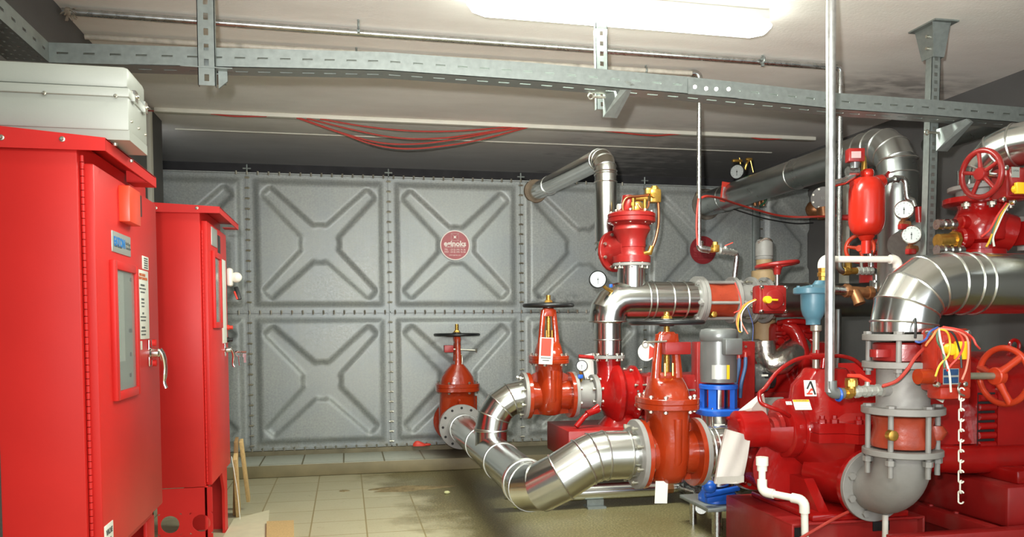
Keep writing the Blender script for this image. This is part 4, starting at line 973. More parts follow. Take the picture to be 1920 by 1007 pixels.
# relief valve on the tee
rv = thing('relief_valve', (XT, YP, ztt), 'red pressure relief valve with brass pilot on top of the silver tee', 'valve')
flange(rv, (XT, YP, ztt+.008), Z_, .118, .018, nb=8, L=.03, name='counter_flange', label='grey counter flange')
zr = at(1180, 410, YP).z; zl = ztt+.018
def zpx(py): return at(1180, py, YP).z
b = MB()
b.lathe((XT, YP, 0), Z_, [(zpx(493), .118), (zpx(481), .118), (zpx(480), .095), (zpx(474), .086), (zpx(465), .085), (zpx(464), .088), (zpx(452), .088), (zpx(441), .10), (zpx(432), .118), (zpx(426), .115), (zpx(424), .11), (zpx(419), .13)], 40)
AXO = V((-.45, .89, 0)).normalized(); CO = V((XT, YP, zpx(468))); b.sweep([CO, CO+AXO*.10, CO+AXO*.145], [.095, .088, .095], 28)
b.build('body', M_REDB, rv)
b = MB().lathe((XT, YP, 0), Z_, [(zpx(420), .132), (zpx(417), .148), (zpx(410), .148), (zpx(409), .143), (zpx(408), .148), (zpx(402), .148), (zpx(400), .138), (zpx(397), .10), (zpx(395), .075), (zpx(392), .06)], 44)
b.lathe((XT-.025, YP, 0), Z_, [(zpx(398), .065), (zpx(392), .055), (zpx(386), .044), (zpx(370), .034), (zpx(367), .034), (zpx(366), 0)], 28); b.build('bonnet', M_REDB, rv)
for k in range(8):
    q = 2*PI*(k+.5)/8; inst('bolt', bolt_mesh(Z_, .010, .062), rv, (XT+.125*math.cos(q), YP+.125*math.sin(q), zpx(408)))
flange(rv, CO+AXO*.152, AXO, .132, .022, M_REDB, nb=8, L=.04, name='outlet_flange')
b = MB(); pc = at(1227, 368, YP-.02)
b.box(pc, (.07, .06, .085), None, .008).box(pc+V((-.035, 0, .03)), (.05, .04, .04), None, .006).lathe(pc+V((0, 0, .04)), Z_, [(0, .03), (.012, .03), (.016, .022), (.022, .022), (.022, 0)], 8)
b.lathe(at(1195, 388, YP-.06), (0, -1, 0), [(-.03, .032), (.02, .032), (.026, .02), (.03, 0)], 20).lathe(at(1196, 372, YP-.02), (1, 0, 0), [(-.02, .018), (.06, .018), (.06, 0)], 12)
b.cyl(at(1187, 398, YP-.08), at(1187, 372, YP-.08), .011, n=12).cyl(at(1187, 386, YP-.08), at(1187, 380, YP-.08), .016, n=6)
b.cyl(at(1209, 402, YP-.03), at(1209, 374, YP-.03), .012, n=12).lathe(pc+V((-.02, -.03, .0)), (0, -1, 0), [(0, .018), (.02, .016), (.022, 0)], 12)
b.build('pilot', M_BRASS, rv, 'brass pilot valve')
MB().sweep(smooth([at(1168, 396, YP-.05), at(1168, 382, YP-.05), at(1176, 370, YP-.05), at(1196, 368, YP-.04), at(1216, 366, YP-.03)], 5), .008, 10).build('copper_tube', M_COP, rv)
MB().sweep(smooth([at(1234, 380, YP-.03), at(1235, 400, YP-.03), at(1234, 425, YP-.03), at(1228, 452, YP-.04), at(1219, 470, YP-.05), at(1206, 476, YP-.06)], 5), .009, 10).build('copper_tube', M_COP, rv)
MB().sweep(smooth([at(1196, 382, YP-.09), at(1204, 392, YP-.09), at(1214, 390, YP-.08), at(1217, 378, YP-.07)], 5), .006, 8).build('copper_tube', M_COP, rv)
MB().sweep([at(1222, 462, YP-.06), at(1218, 474, YP-.06), at(1206, 476, YP-.06)], .016, 10).build('tube_fitting', M_BRASS, rv)
MB().cyl(at(1158, 389, YP), at(1170, 389, YP), .022, n=16).build('end_cap', M_PVC, rv, 'white end cap')

# return pipe from the relief valve up and back into the tank
rp = thing('return_pipe', at(1140, 450, YP+.05), 'silver clad return pipe rising from the relief valve and bending back into the tank', 'pipe')
hole = at(1007, 358, 0); 
RZ = CO+AXO*.225; zlow = CO.z; xr, yrz = RZ.x, RZ.y; ztop = at(1135, 293, yrz).z
hx = at(1003, 360, 0).x
path = fillet([CO+AXO*.164, RZ, V((xr, yrz, ztop)), V((hx, .04, hole.z-.01))], [.060, .12], 4)
o = clad(rp, path, .070, range(1, len(path)-1))
for py in (342, 322): band(o, V((xr, yrz, at(1140, py, yrz).z)), Z_, .071)
d = (V((hx, .04, hole.z))-V((xr, yrz, ztop))).normalized(); band(o, V((hx, .04, hole.z-.01))-d*.42, d, .071)
MB().lathe((hx, -.03, hole.z-.005), (0, -1, 0), [(-.02, .098), (.004, .094), (.008, .07)], 28).build('pipe_collar', mat('rusty_collar', S(120, 104, 84), .7, var=.3, scale=20), rp, 'rusty weld collar at the tank')

# wafer check valve, spool, butterfly valve
XF2 = at(1374, 560, YP).x; XF3 = at(1409, 560, YP).x; XF4 = at(1432, 560, YP).x
cv = thing('check_valve', ((XF+XF2)/2, YP, ZD-.15), 'orange wafer check valve between grey flanges on the discharge line of the fire pump', 'valve')
flange(cv, (XF+.014, YP, ZD), X_, .152, .022, bolts=False)
b = MB().lathe((XF+.026, YP, ZD), X_, [(0, .105), (.01, .118), (.03, .118), ((XF2-XF)*.45, .108), (XF2-XF-.06, .118), (XF2-XF-.046, .118), (XF2-XF-.036, .105)], 40)
b.loft([(XF+.10, YP-.09, ZD-.03, .02, .02, 2), (XF+.10, YP-.09, ZD+.03, .02, .02, 2)], 12); b.build('body', M_ORG2, cv)
MB().lathe(at(1338, 590, YP-.115), (0, -1, .1), [(-.03, .02), (.014, .02), (.016, .016), (.016, 0)], 6).build('plug', M_BRASS, cv, 'brass hexagon plug')
flange(cv, (XF2-.008, YP, ZD), X_, .150, .024, bolts=False)
for q in (.22, .95, 2.1, 3.3, 4.3, 5.35):
    d = V((0, math.cos(q), math.sin(q)))*.128; MB().cyl(V((XF-.04, YP, ZD))+d, V((XF2+.035, YP, ZD))+d, .0105, n=10).cyl(V((XF-.035, YP, ZD))+d, V((XF-.02, YP, ZD))+d, .018, n=6).cyl(V((XF2+.008, YP, ZD))+d, V((XF2+.022, YP, ZD))+d, .018, n=6).build('stud', M_FLG, cv)
s2 = thing('pipe_spool', ((XF2+XF3)/2, YP, ZD-.12), 'short grey spool piece with a branch socket right of the orange wafer check valve', 'pipe')
MB().lathe((XF2+.004, YP, ZD), X_, [(0, .108), (XF3-XF2-.02, .108)], 36).cyl((at(1376, 540, YP-.02).x, YP-.02, ZD+.08), (at(1376, 540, YP-.02).x, YP-.02, at(1376, 525, YP-.02).z), .026, n=16).build('tube', M_FLG, s2)
flange(s2, (XF3-.008, YP, ZD), X_, .150, .022, nb=8, L=.09)
bf = thing('butterfly_valve', (XF4, YP, ZD-.14), 'butterfly valve with square red gearbox, yellow pointer and level red handwheel', 'valve')
MB().lathe((XF3+.006, YP, ZD), X_, [(0, .125), (XF4-XF3-.02, .125)], 36).build('body', M_FLG, bf)
flange(bf, (XF4, YP, ZD), X_, .148, .022, nb=8, L=.08)
def gearbox(t, c, w_, h_, d_, m):
    b = MB().box(c, (w_, d_, h_), None, .018).box(c+V((0, -d_/2-.008, 0)), (w_*.86, .02, h_*.86), None, .02)
    b.lathe(c+V((-.02*w_, -d_/2-.016, 0)), (0, -1, 0), [(0, w_*.34), (.012, w_*.33), (.018, w_*.28), (.018, 0)], 30)
    o = b.build('gearbox', m, t)
    for sx in (-1, 1):
        for sz in (-1, 1): MB().lathe(c+V((sx*w_*.43, -d_/2-.004, sz*h_*.42)), (0, -1, 0), [(-.01, .012), (.010, .012), (.014, .008), (.014, 0)], 8).build('cover_bolt', M_CHROME, o)
    return o
gc = at(1442, 562, YP-.24)
gb = gearbox(bf, gc, .185, .175, .10, M_REDB)
q = at(1440, 562, gc.y-.085); MB().lathe(q, (0, -1, 0), [(-.02, .024), (.010, .022), (.014, 0)], 20).bar(q+V((.0, -.004, 0)), q+V((.062, -.004, -.002)), .012, .016, (0, 1, 0), .003).build('pointer', M_YEL, gb)
q = at(1463, 563, gc.y-.075); MB().box(q, (.046, .004, .06), None, .001).build('plate', M_PLATE, gb)
text('OPEN', q+V((0, -.0025, .008)), X_, Z_, .014, M_INK, gb)
ws = at(1457, 500, gc.y); MB().cyl(at(1457, 538, gc.y), ws, .012, n=14).build('wheel_shaft', M_STEEL, bf); MB().lathe(ws+V((0, 0, -.05)), Z_, [(0, .02), (.05, .03)], 18).build('wheel_hub', M_REDB, bf)
wheel(bf, ws+V((0, 0, .012)), V((-.10, .05, 1)), .122, .013, M_REDB, 3, .03, .01)
# loose wires by that gearbox
wz = [('yellow', [(1418, 562), (1400, 570), (1388, 586), (1384, 605), (1385, 620), (1389, 623)]), ('white', [(1416, 563), (1402, 572), (1391, 588), (1390, 608), (1391, 622)]), ('orange', [(1416, 561), (1396, 571), (1386, 585), (1381, 604), (1384, 618)]),
      ('pink', [(1386, 583), (1391, 606), (1402, 626)]), ('red', [(1378, 530), (1384, 545), (1389, 562), (1388, 580), (1376, 587)])]
for c_, ps in wz: cable('wire', [at(x, y, gc.y-.02+.0*x) for x, y in ps], .0042, WIRES[c_], c_+' loose wire hanging from the square red gearbox with the level wheel', 'wire')
cable('wire', [at(1400, 572, gc.y-.02), at(1406, 590, gc.y-.02), at(1412, 612, gc.y-.02), at(1411, 640, gc.y-.02)], .002, WIRES['blue'], 'thin blue wire hanging below the square red gearbox', 'wire')

# back pipe running on to the right wall
bp = thing('discharge_main', (4.0, YP, ZD-.11), 'long dark silver pipe running to the right wall behind the blue air valve', 'pipe')
clad(bp, [V((XF4+.01, YP, ZD)), V((XF4+.3, YP, ZD)), V((4.2, YP, ZD)), V((XR-.01, YP, ZD))], .112, (1, 2), m=M_GALPD)
# fittings of the slim drop pipe
ft = thing('pipe_fittings', at(1340, 470, YP-.05), 'fittings with small red lever at the foot of the slim drop pipe', 'fittings')
a = V((dr.x, dr.y, at(1312, 467, YP).z)); yb_ = -1.98
a = at(1312, 466, yb_); e = at(1379, 473, YP-.03)
b = MB().sweep(fillet([at(1312, 452, yb_), a, at(1330, 469, yb_)], .02, 4), .021, 12); b.build('elbow', M_GALP, ft)
MB().sweep([at(1326, 468, yb_), at(1338, 469, yb_)], .016, 12).box(at(1341, 466, yb_), (.04, .04, .045), None, .006).cyl(at(1341, 462, yb_), at(1341, 454, yb_), .017, n=6).build('check_fitting', M_BRASS, ft)
b = MB().sweep([at(1348, 469, yb_), at(1360, 471, yb_+.06), at(1379, 474, YP-.02)], .018, 12)
for px in (1350, 1356, 1363, 1369, 1374): b.torus(at(px, 470+(px-1350)*.14, yb_+(px-1350)*.007), X_, .018, .004, 14, 6)
b.cyl(at(1360, 468, yb_+.05), at(1360, 462, yb_+.05), .009, n=8); b.build('ball_valve', M_PLATE, ft)
MB().bar(at(1359, 461, yb_+.05), at(1374, 455, yb_+.04), .014, .006, (0, 0, 1), .002).build('lever', M_TAGR, ft, 'small red lever')
MB().sweep(fillet([at(1372, 473, YP-.03), at(1382, 474, YP-.02), at(1376, 527, YP-.02)], .03, 4), .0185, 12).build('nipple', M_GALP, ft)

# ================================================================== DIESEL ENGINE of the fire pump
YN = -1.62
en = thing('diesel_engine', at(1480, 800, YN), 'red diesel engine behind the jockey pump, with foil-wrapped exhaust elbow', 'engine')
def ebox(x0, y0, x1, y1, Ya, Yb, bev=.02, mb=None):
    a, b = at(x0, y1, Ya), at(x1, y0, Ya); return (mb or MB()).box2((a.x, Ya, a.z), (b.x, Yb, b.z), bev)
b = ebox(1420, 660, 1545, 800, YN-.08, YN+.30, .03); ebox(1455, 604, 1530, 672, YN-.05, YN+.25, .04, b)
ebox(1500, 640, 1560, 790, YN-.16, YN+.1, .04, b)
for k in range(5): b.lathe(at(1462+k*15, 640, YN-.05), (0, -1, 0), [(-.02, .03), (.02, .028), (.03, .018), (.03, 0)], 14)
b.sweep(smooth([at(1470, 612, YN-.09), at(1490, 622, YN-.14), at(1502, 650, YN-.16), at(1508, 690, YN-.16), at(1500, 720, YN-.1)], 5), .045, 16)
b.build('engine_block', M_RED, en)
b = MB()
for px, py, r in ((1466, 625, .016), (1482, 612, .014), (1520, 620, .02), (1528, 650, .02), (1515, 605, .016)): b.lathe(at(px, py, YN-.10), (0, -1, 0), [(-.06, r), (.02, r), (.03, r*.7), (.03, 0)], 12)
b.sweep(smooth([at(1460, 606, YN-.05), at(1480, 603, YN-.12), at(1510, 604, YN-.1), at(1532, 612, YN-.05)], 5), .02, 10)
b.build('manifold', M_RED, en)
MB().sweep(smooth([at(1433, 640, YN-.14), at(1436, 668, YN-.15), at(1446, 682, YN-.18), at(1462, 680, YN-.2), at(1476, 668, YN-.17), at(1500, 652, YN-.08)], 4), [.068]*6+[.072]*6+[.078]*5+[.085]*4, 20).build('exhaust_elbow', M_FOIL, en, 'foil-wrapped exhaust elbow')
MB().box(at(1406, 650, YN-.12), (.16, .1, .10), None, .03).build('heat_shield', M_FOIL, en, 'foil heat shield')
b = MB().lathe(at(1410, 715, YN-.15), X_, [(0, .05), (.02, .07), (.09, .07), (.10, .06)], 24); b.lathe(at(1405, 700, YN-.13), X_, [(0, .06), (.08, .06)], 20); b.build('alternator', M_MOTG, en)
MB().lathe(at(1424, 712, YN-.16), X_, [(0, .055), (.01, .058), (.085, .058), (.09, .05), (.09, 0)], 24).build('oil_filter', M_BLK, en, 'black oil filter')
MB().box(at(1434, 704, YN-.222), (.045, .003, .012)).build('filter_label', M_PAPER, en)
MB().sweep(smooth([at(1402, 660, YN-.2), at(1408, 690, YN-.2), at(1405, 725, YN-.2), at(1410, 750, YN-.19)], 5), .016, 10).build('belt_hose', M_BLK, en)
ebox(1402, 735, 1480, 748, YN-.1, YN+.1, .005, MB()).build('engine_rail', M_REDD, en)
ebox(1400, 745, 1470, 800, YN-.18, YN-.15, .004, MB()).build('battery_box', M_FLG, en, 'pale grey box below the alternator')
ep = thing('exhaust_pipe', at(1433, 640, YN), 'upright brown-lagged exhaust pipe with a grey cap behind the level red handwheel', 'pipe')
def zE(py): return at(1433, py, YN+.12).z
xe = at(1433, 560, YN+.12).x; ye = YN+.12
MB().cyl((xe, ye, zE(645)), (xe, ye, zE(606)), .076, n=28).cyl((xe-.005, ye, zE(606)), (xe-.005, ye, zE(508)), .082, n=28).cyl((xe-.002, ye, zE(508)), (xe-.002, ye, zE(485)), .054, n=28).build('lagging', M_BRN, ep)
MB().lathe((xe-.002, ye, 0), Z_, [(zE(487), .057), (zE(484), .06), (zE(483), .056), (zE(481), .056), (zE(480), .06), (zE(456), .058), (zE(452), .05), (zE(450), .05), (zE(450), .02)], 28).build('cap', M_FLG, ep, 'grey metal cap')
MB().sweep(smooth([V((xe-.06, ye-.02, zE(456))), V((xe-.02, ye-.05, zE(449))), V((xe+.02, ye-.05, zE(452))), V((xe+.055, ye, zE(458)))], 4), .008, 8).build('cap_wrap', M_FOIL, ep)
# heat exchanger panel with blue hoses
hxp = thing('radiator_panel', at(1360, 810, YP+.02), 'tall red sheet-steel panel with blue hoses behind the jockey pump', 'panel')
a, b_ = at(1308, 812, YP-.2), at(1418, 640, YP-.2)
MB().box2((a.x, YP-.19, a.z), (b_.x, YP-.10, b_.z), .008).build('panel', M_REDB, hxp)
for i, (p, q) in enumerate((((1386, 672), (1378, 745)), ((1398, 670), (1388, 745)))):
    MB().sweep(smooth([at(p[0], p[1], YP-.24), at(p[0]-1, p[1]+20, YP-.25), at(q[0]+2, q[1]-25, YP-.25), at(q[0], q[1], YP-.22)], 5), .0115, 10).build('hose', mat('hose_blue%d' % i, S(58, 84, 122), .4), hxp)
    MB().cyl(at(p[0], p[1]-8, YP-.22), at(p[0], p[1]+3, YP-.24), .014, n=10).lathe(at(p[0], p[1]-8, YP-.20), (0, -1, 0), [(-.02, .02), (.03, .02), (.03, 0)], 10).build('hose_fitting', M_REDB, hxp)
for py in (650, 668): MB().lathe(at(1398, py, YP-.19), (0, -1, 0), [(0, .008), (.006, .007), (.006, 0)], 10).build('screw', M_BOLT, hxp)
MB().cyl(at(1378, 768, YP-.23), at(1380, 750, YP-.22), .012, n=10).build('drain_cock', M_BRASS, hxp)

# ================================================================== JOCKEY PUMP
YJ = -2.58; xj = at(1347, 700, YJ).x
def zJ(py): return at(1347, py, YJ).z
jp = thing('jockey_pump', (xj, YJ, zJ(940)), 'slim vertical jockey pump with grey motor, blue bracket and steel barrel', 'pump')
mj = mpp((xj, YJ, 1))
b = MB().lathe((xj, YJ, 0), Z_, [(zJ(716), 33*mj), (zJ(700), 34*mj), (zJ(634), 33*mj), (zJ(633), 30*mj)], 40).build('motor', M_MOTG, jp)
b = MB().loft([(xj, YJ, zJ(640), 33*mj, 33*mj, 2), (xj, YJ, zJ(637), 35*mj, 35*mj, 2), (xj, YJ, zJ(624), 35*mj, 35*mj, 2), (xj, YJ, zJ(618), 32*mj, 32*mj, 2), (xj, YJ, zJ(616), 24*mj, 24*mj, 2)], 40).build('fan_cover', M_MOTG, jp)
MB().box(at(1371, 650, YJ-.10), (34*mj, .07, 30*mj), None, .008).build('terminal_box', M_MOTG, jp)
q = at(1344, 697, YJ-.10); MB().lathe((xj, YJ, 0), Z_, [(zJ(709), 34.6*mj), (zJ(684), 34.6*mj)], 40).build('rating_label_band', M_STEEL, jp) if False else None
def curved(px0, px1, y0, y1, R, m, name, par, cx, cy, lab=None, zf=None):
    z0, z1 = zf(y1), zf(y0); vs, fs = [], []; n = 8
    w0, w1 = (px0, px1)
    for k in range(n+1):
        t = w0+(w1-w0)*k/n; d = V((math.sin(t), -math.cos(t), 0))
        for R_ in (R, R+.0015): vs += [V((cx, cy, z0))+d*R_, V((cx, cy, z1))+d*R_]
    for k in range(n):
        i = 4*k; j = i+4; fs += [(i, i+1, j+1, j), (i+2, j+2, j+3, i+3), (i+1, i+3, j+3, j+1), (i, j, j+2, i+2)]
    fs += [(0, 2, 3, 1), (4*n, 4*n+1, 4*n+3, 4*n+2)]
    m_ = MB(); m_._add(vs, fs); return m_.build(name, m, par, lab)
az = math.atan2(xj-CAMP.x, YJ-CAMP.y)
curved(-az-.35, -az+.42, 683, 709, 34*mj, M_PLATE, 'rating_plate', jp, xj, YJ, None, zJ)
curved(-az+.45, -az+.62, 683, 709, 34*mj, M_YEL, 'warning_label', jp, xj, YJ, 'yellow warning label', zJ)
b = MB().lathe((xj, YJ, 0), Z_, [(zJ(729), 33*mj), (zJ(728), 36*mj), (zJ(721), 36*mj), (zJ(720), 34*mj)], 36)
for k in range(4):
    t = PI/4+PI/2*k+az*.0; d = V((math.cos(t), math.sin(t), 0)); b.bar(V((xj, YJ, zJ(768)))+d*29*mj, V((xj, YJ, zJ(726)))+d*29*mj, 15*mj, 9*mj, d)
b.loft([(xj, YJ, zJ(777), 38*mj, 38*mj, 3), (xj, YJ, zJ(775), 39*mj, 39*mj, 3), (xj, YJ, zJ(767), 39*mj, 39*mj, 3), (xj, YJ, zJ(765), 36*mj, 36*mj, 3)], 36)
b.build('motor_bracket', M_BLUE, jp)
MB().lathe((xj, YJ, 0), Z_, [(zJ(768), 17*mj), (zJ(728), 17*mj)], 28).build('coupling_guard', M_STEEL, jp)
MB().lathe((xj, YJ, 0), Z_, [(zJ(908), 27*mj), (zJ(850), 27*mj), (zJ(776), 27*mj)], 36).build('barrel', M_STEEL, jp)
for k in range(4):
    t = PI/4+PI/2*k; d = V((math.cos(t), math.sin(t), 0))*32*mj; MB().cyl(V((xj, YJ, zJ(915)))+d, V((xj, YJ, zJ(762)))+d, .007, n=10).build('tie_rod', M_STEEL, jp)
curved(-az-.25, -az+.45, 792, 806, 27.2*mj, M_PAPER, 'label', jp, xj, YJ, 'small white label', zJ)
b = MB().loft([(xj, YJ, zJ(938), 34*mj, 34*mj, 3), (xj, YJ, zJ(930), 34*mj, 34*mj, 3), (xj, YJ, zJ(922), 30*mj, 30*mj, 2.4), (xj, YJ, zJ(912), 30*mj, 30*mj, 2)], 32)
b.bar(at(1322, 928, YJ-.12), at(1385, 915, YJ-.10), .03, .022, (0, 0, 1), .004).bar(at(1324, 938, YJ-.12), at(1376, 928, YJ-.10), .03, .03, (0, 0, 1), .004)
b.build('base', M_BLUE, jp); MB().ball(at(1331, 913, YJ-.13), .034).build('priming_knob', M_BLUE, jp)
# frame that carries it
jf = thing('steel_stand', (xj, YJ, 0), 'grey steel stand with a round post under the blue foot of the jockey pump', 'stand')
MB().box2((at(1318, 948, YJ-.1).x, YJ-.16, zJ(946)), (xj+.2, YJ+.2, zJ(939)), .003).build('top_plate', M_GALV, jf)
for dx, dy in ((-.075, -.14), (.16, .15), (-.075, .15)): MB().cyl((xj+dx, YJ+dy, 0), (xj+dx, YJ+dy, zJ(946)), .026 if dy < 0 else .02, n=20).build('leg', M_GALP, jf)
# low suction pipe of the jockey pump with its valve
lp = thing('jockey_suction_pipe', at(1180, 935, -1.92), 'low silver pipe on a steel foot behind the big front elbow, feeding the jockey pump', 'pipe')
zlp = at(1150, 920, -1.92).z
clad(lp, [V((XH+.05, -1.92, zlp+.03)), V((XH+.4, -1.92, zlp)), V((at(1232, 915, -1.92).x, -1.92, zlp))], .05, ())
MB().sweep([V((at(1230, 915, -1.92).x, -1.92, zlp)), V((at(1276, 912, -1.92).x, -1.92, zlp)), V((at(1310, 910, -2.1).x, -2.1, zlp)), V((xj-.05, YJ+.1, zlp))], .032, 16).build('nipple', M_GALP, lp)
MB().lathe((at(1234, 915, -1.92).x, -1.92, zlp), X_, [(0, .05), (.03, .05), (.04, .036), (.09, .036), (.09, .03)], 8).build('union', M_BRNZ, lp)
for px, py, Y, R in ((1290, 908, -1.95, .055), (1383, 898, -2.2, .075)):
    c = at(px, py, Y); MB().lathe(c, X_, [(-.05, .05), (-.045, R), (-.02, R*1.05), (0, R*.85), (.02, R*1.05), (.045, R), (.05, .05)], 28).build('rubber_joint', M_RUB, lp, 'black rubber joint')
MB().box2((at(1098, 920, -1.92).x, -1.97, 0), (at(1132, 920, -1.92).x, -1.87, .012)).box2((at(1100, 920, -1.92).x, -1.93, .01), (at(1131, 920, -1.92).x, -1.91, zlp-.04)).build('foot', M_GALV, lp)

# ================================================================== MAIN PUMP (horizontal split case) on its base
YM = -3.10; ZS = at(1400, 805, YM).z
XB0 = 2.615; zbt = .232
mp_ = thing('split_case_pump', (2.95, YM, zbt), 'large glossy red split-case pump on the right with a square emblem label', 'pump')
def zM(py, Y=YM): return at(1540, py, Y).z
xl = at(1378, 805, YM).x; xr_ = at(1428, 805, YM).x; mm = mpp((2.6, YM, .7))
b = MB().lathe((xl, YM, ZS), X_, [(-.008, .045), (-.006, .06), (0, .08), (.006, .088), (.05, .088), (.06, .086), (xr_-xl, .086), (xr_-xl+.01, .07)], 36)
for k in range(4):
    q = PI/4+k*PI/2; b.lathe((xl-.006, YM+.07*math.cos(q), ZS+.07*math.sin(q)), X_, [(-.01, .008), (.01, .009)], 6)
b.box((xl+.05, YM-.0, ZS-.085), (.012, .014, .05))
b.build('bearing_housing', M_RED, mp_)
x2 = at(1487, 800, YM).x
# bearing bracket: trough with open top around the shaft
b = MB(); n = 22; vs, fs = [], []
for i, (x, R) in enumerate(((xr_-.005, .082), (xr_+.03, .088), (x2-.09, .112), (x2-.045, .122))):
    for k in range(n+1):
        t = math.radians(-190+200*k/n); 
        for RR in (R, R-.018): vs.append((x, YM+RR*math.cos(t), ZS+RR*math.sin(t)))
for i in range(3):
    for k in range(n):
        a = i*2*(n+1)+2*k; c = a+2*(n+1); fs += [(a, a+2, c+2, c), (a+1, c+1, c+3, a+3)]
    for k in (0, n): a = i*2*(n+1)+2*k; c = a+2*(n+1); fs.append((a, a+1, c+1, c))
for i in (0, 3):
    for k in range(n): a = i*2*(n+1)+2*k; fs.append((a, a+1, a+3, a+2))
b._add(vs, fs); b.build('bearing_bracket', M_RED, mp_)
b = MB().cyl((xr_-.02, YM, ZS), (x2, YM, ZS), .03, n=20).lathe((xr_+.04, YM, ZS), X_, [(0, .05), (.03, .055), (.045, .05)], 20)
b.lathe((x2-.10, YM, ZS), X_, [(0, .075), (.02, .075), (.03, .06), (.07, .06)], 24); b.build('shaft', M_REDB, mp_)
for s in (-1, 1): MB().cyl((xr_+.06, YM+s*.05, ZS-.03), (x2-.06, YM+s*.05, ZS-.03), .008, n=8).build('gland_bolt', M_BOLT, mp_)
xR = at(1640, 810, YM).x
# stuffing-box ends + lower casing
b = MB()
b.lathe((x2-.07, YM, ZS), X_, [(-.0, .07), (.004, .128), (.012, .138), (.05, .140), (.062, .137), (.066, .132), (.16, .15)], 44)
b.lathe((xR+.05, YM, ZS), -X_, [(0, .10), (.012, .165), (.06, .172), (.09, .165), (.2, .175)], 40)
xm = (x2+xR)/2
def ring(x, ry, rz0, rz1, n=40):
    out = []
    for k in range(n):
        t = 2*PI*k/n; s = math.sin(t); out.append(V((x, YM+ry*math.cos(t), ZS+(rz1 if s > 0 else rz0)*s)))
    return out
def skin(m, rings):
    n = len(rings[0]); vs = [p for r in rings for p in r]; fs = []
    for i in range(len(rings)-1):
        for k in range(n): fs.append((i*n+k, i*n+(k+1) % n, (i+1)*n+(k+1) % n, (i+1)*n+k))
    fs += [tuple(range(n-1, -1, -1)), tuple(range((len(rings)-1)*n, len(rings)*n))]; return m._add(vs, fs)
zl_ = zbt+.05
skin(b, [ring(x2+.0, .14, .14, .10), ring(x2+.05, .17, .18, .12), ring(x2+.12, .215, .27, .12), ring(xm-.06, .25, ZS-zl_, .12), ring(xm+.06, .25, ZS-zl_, .12), ring(xR-.12, .23, .29, .12), ring(xR-.03, .20, .22, .12), ring(xR+.04, .17, .16, .10)])
# suction and discharge branches
zf = .39
b.sweep([V((2.97, YM-.02, zf+.02)), V((2.99, YM-.16, zf)), V((2.99, -3.40, zf))], [.155, .125, .112], 28)
xs_ = at(1400, 880, -2.86).x+.05
b.sweep([V((2.75, YM, zf+.03)), V((xs_+.02, YM+.10, zf+.03)), V((xs_, -2.86, zf+.03))], [.155, .135, .125], 28)
for sx in (2.78, 3.10): b.prism([(sx, YM-.27, zbt), (sx, YM+.2, zbt), (sx, YM+.10, zf), (sx, YM-.12, zf)], (.05, 0, 0))
b.box2((2.72, YM-.29, zbt), (3.20, YM+.26, zbt+.03), .008)
b.prism([(3.05, -3.395, zf-.13), (3.20, -3.36, zbt+.02), (3.12, YM-.05, zbt+.02), (2.9, YM-.1, zf+.1)], (.02, 0, .02))
b.build('lower_casing', M_RED, mp_)
# split flange and upper casing
b = MB(); zsf = ZS+.0
poly = [(x2+.0, YM-.215), (x2+.115, YM-.235), (x2+.145, YM-.29), (xR-.10, YM-.305), (xR-.02, YM-.25), (xR+.06, YM-.20), (xR+.06, YM+.20), (xR-.1, YM+.28), (x2+.1, YM+.28), (x2+.02, YM+.2)]
b.prism([(x, y, zsf-.045) for x, y in poly], (0, 0, .042)); b.prism([(x, y, zsf-.001) for x, y in poly], (0, 0, .045)); b.build('split_flange', M_RED, mp_)
for x, y in ((x2+.03, YM-.19), (x2+.085, YM-.20), (x2+.17, YM-.255), (xm+.03, YM-.265), (xR-.12, YM-.265), (xR-.04, YM-.215)):
    MB().lathe((x, y, zsf+.043), Z_, [(0, .020), (.016, .020), (.02, .012), (.034, .012), (.034, 0)], 6).build('nut', M_RED, mp_)
b = MB(); zn = zM(690)
b.lathe((x2-.03, YM, ZS), X_, [(0, .128), (.01, .137), (.10, .142), (.2, .15)], 40)
xn = at(1540, 690, YM).x
b.loft([(xm+.02, YM, zsf+.03, .25, .215, 2.8), (xm+.0, YM, ZS+.06, .245, .19, 2.6), (xm-.01, YM, ZS+.14, .20, .16, 2.5), (xn+.02, YM, ZS+.20, .155, .12, 2.6), (xn+.02, YM, zn-.025, .105, .09, 2.8), (xn+.02, YM, zn-.004, .092, .08, 3), (xn+.02, YM, zn, .085, .072, 3)], 44)
b.loft([(xm-.15, YM-.02, ZS+.05, .06, .11, 2.4), (xm-.14, YM-.02, ZS+.16, .05, .07, 2.6), (xm-.10, YM-.02, ZS+.205, .03, .04, 2.6)], 20)
b.loft([(xm+.16, YM-.05, zsf+.03, .09, .13, 2.4), (xm+.17, YM-.04, ZS+.08, .07, .10, 2.4), (xm+.14, YM-.02, ZS+.15, .03, .04, 2)], 20)
b.loft([(at(1600, 705, YM).x, YM, ZS+.10, .05, .05, 2), (at(1592, 705, YM).x, YM, at(1592, 704, YM).z, .04, .04, 2), (at(1588, 705, YM).x, YM, at(1592, 695, YM).z, .03, .03, 2)], 18)
b.build('upper_casing', M_RED, mp_)
flange(mp_, (2.99, -3.405, zf), Y_, .158, .026, M_RED, bolts=False, name='discharge_flange')
flange(mp_, (xs_, -2.86, zf+.03), Y_, .150, .026, M_RED, nb=8, bolts=True, name='suction_flange'); flange(mp_, (xs_-.005, -2.83, zf+.03), Y_, .156, .024, bolts=False, name='counter_flange', label='grey counter flange')
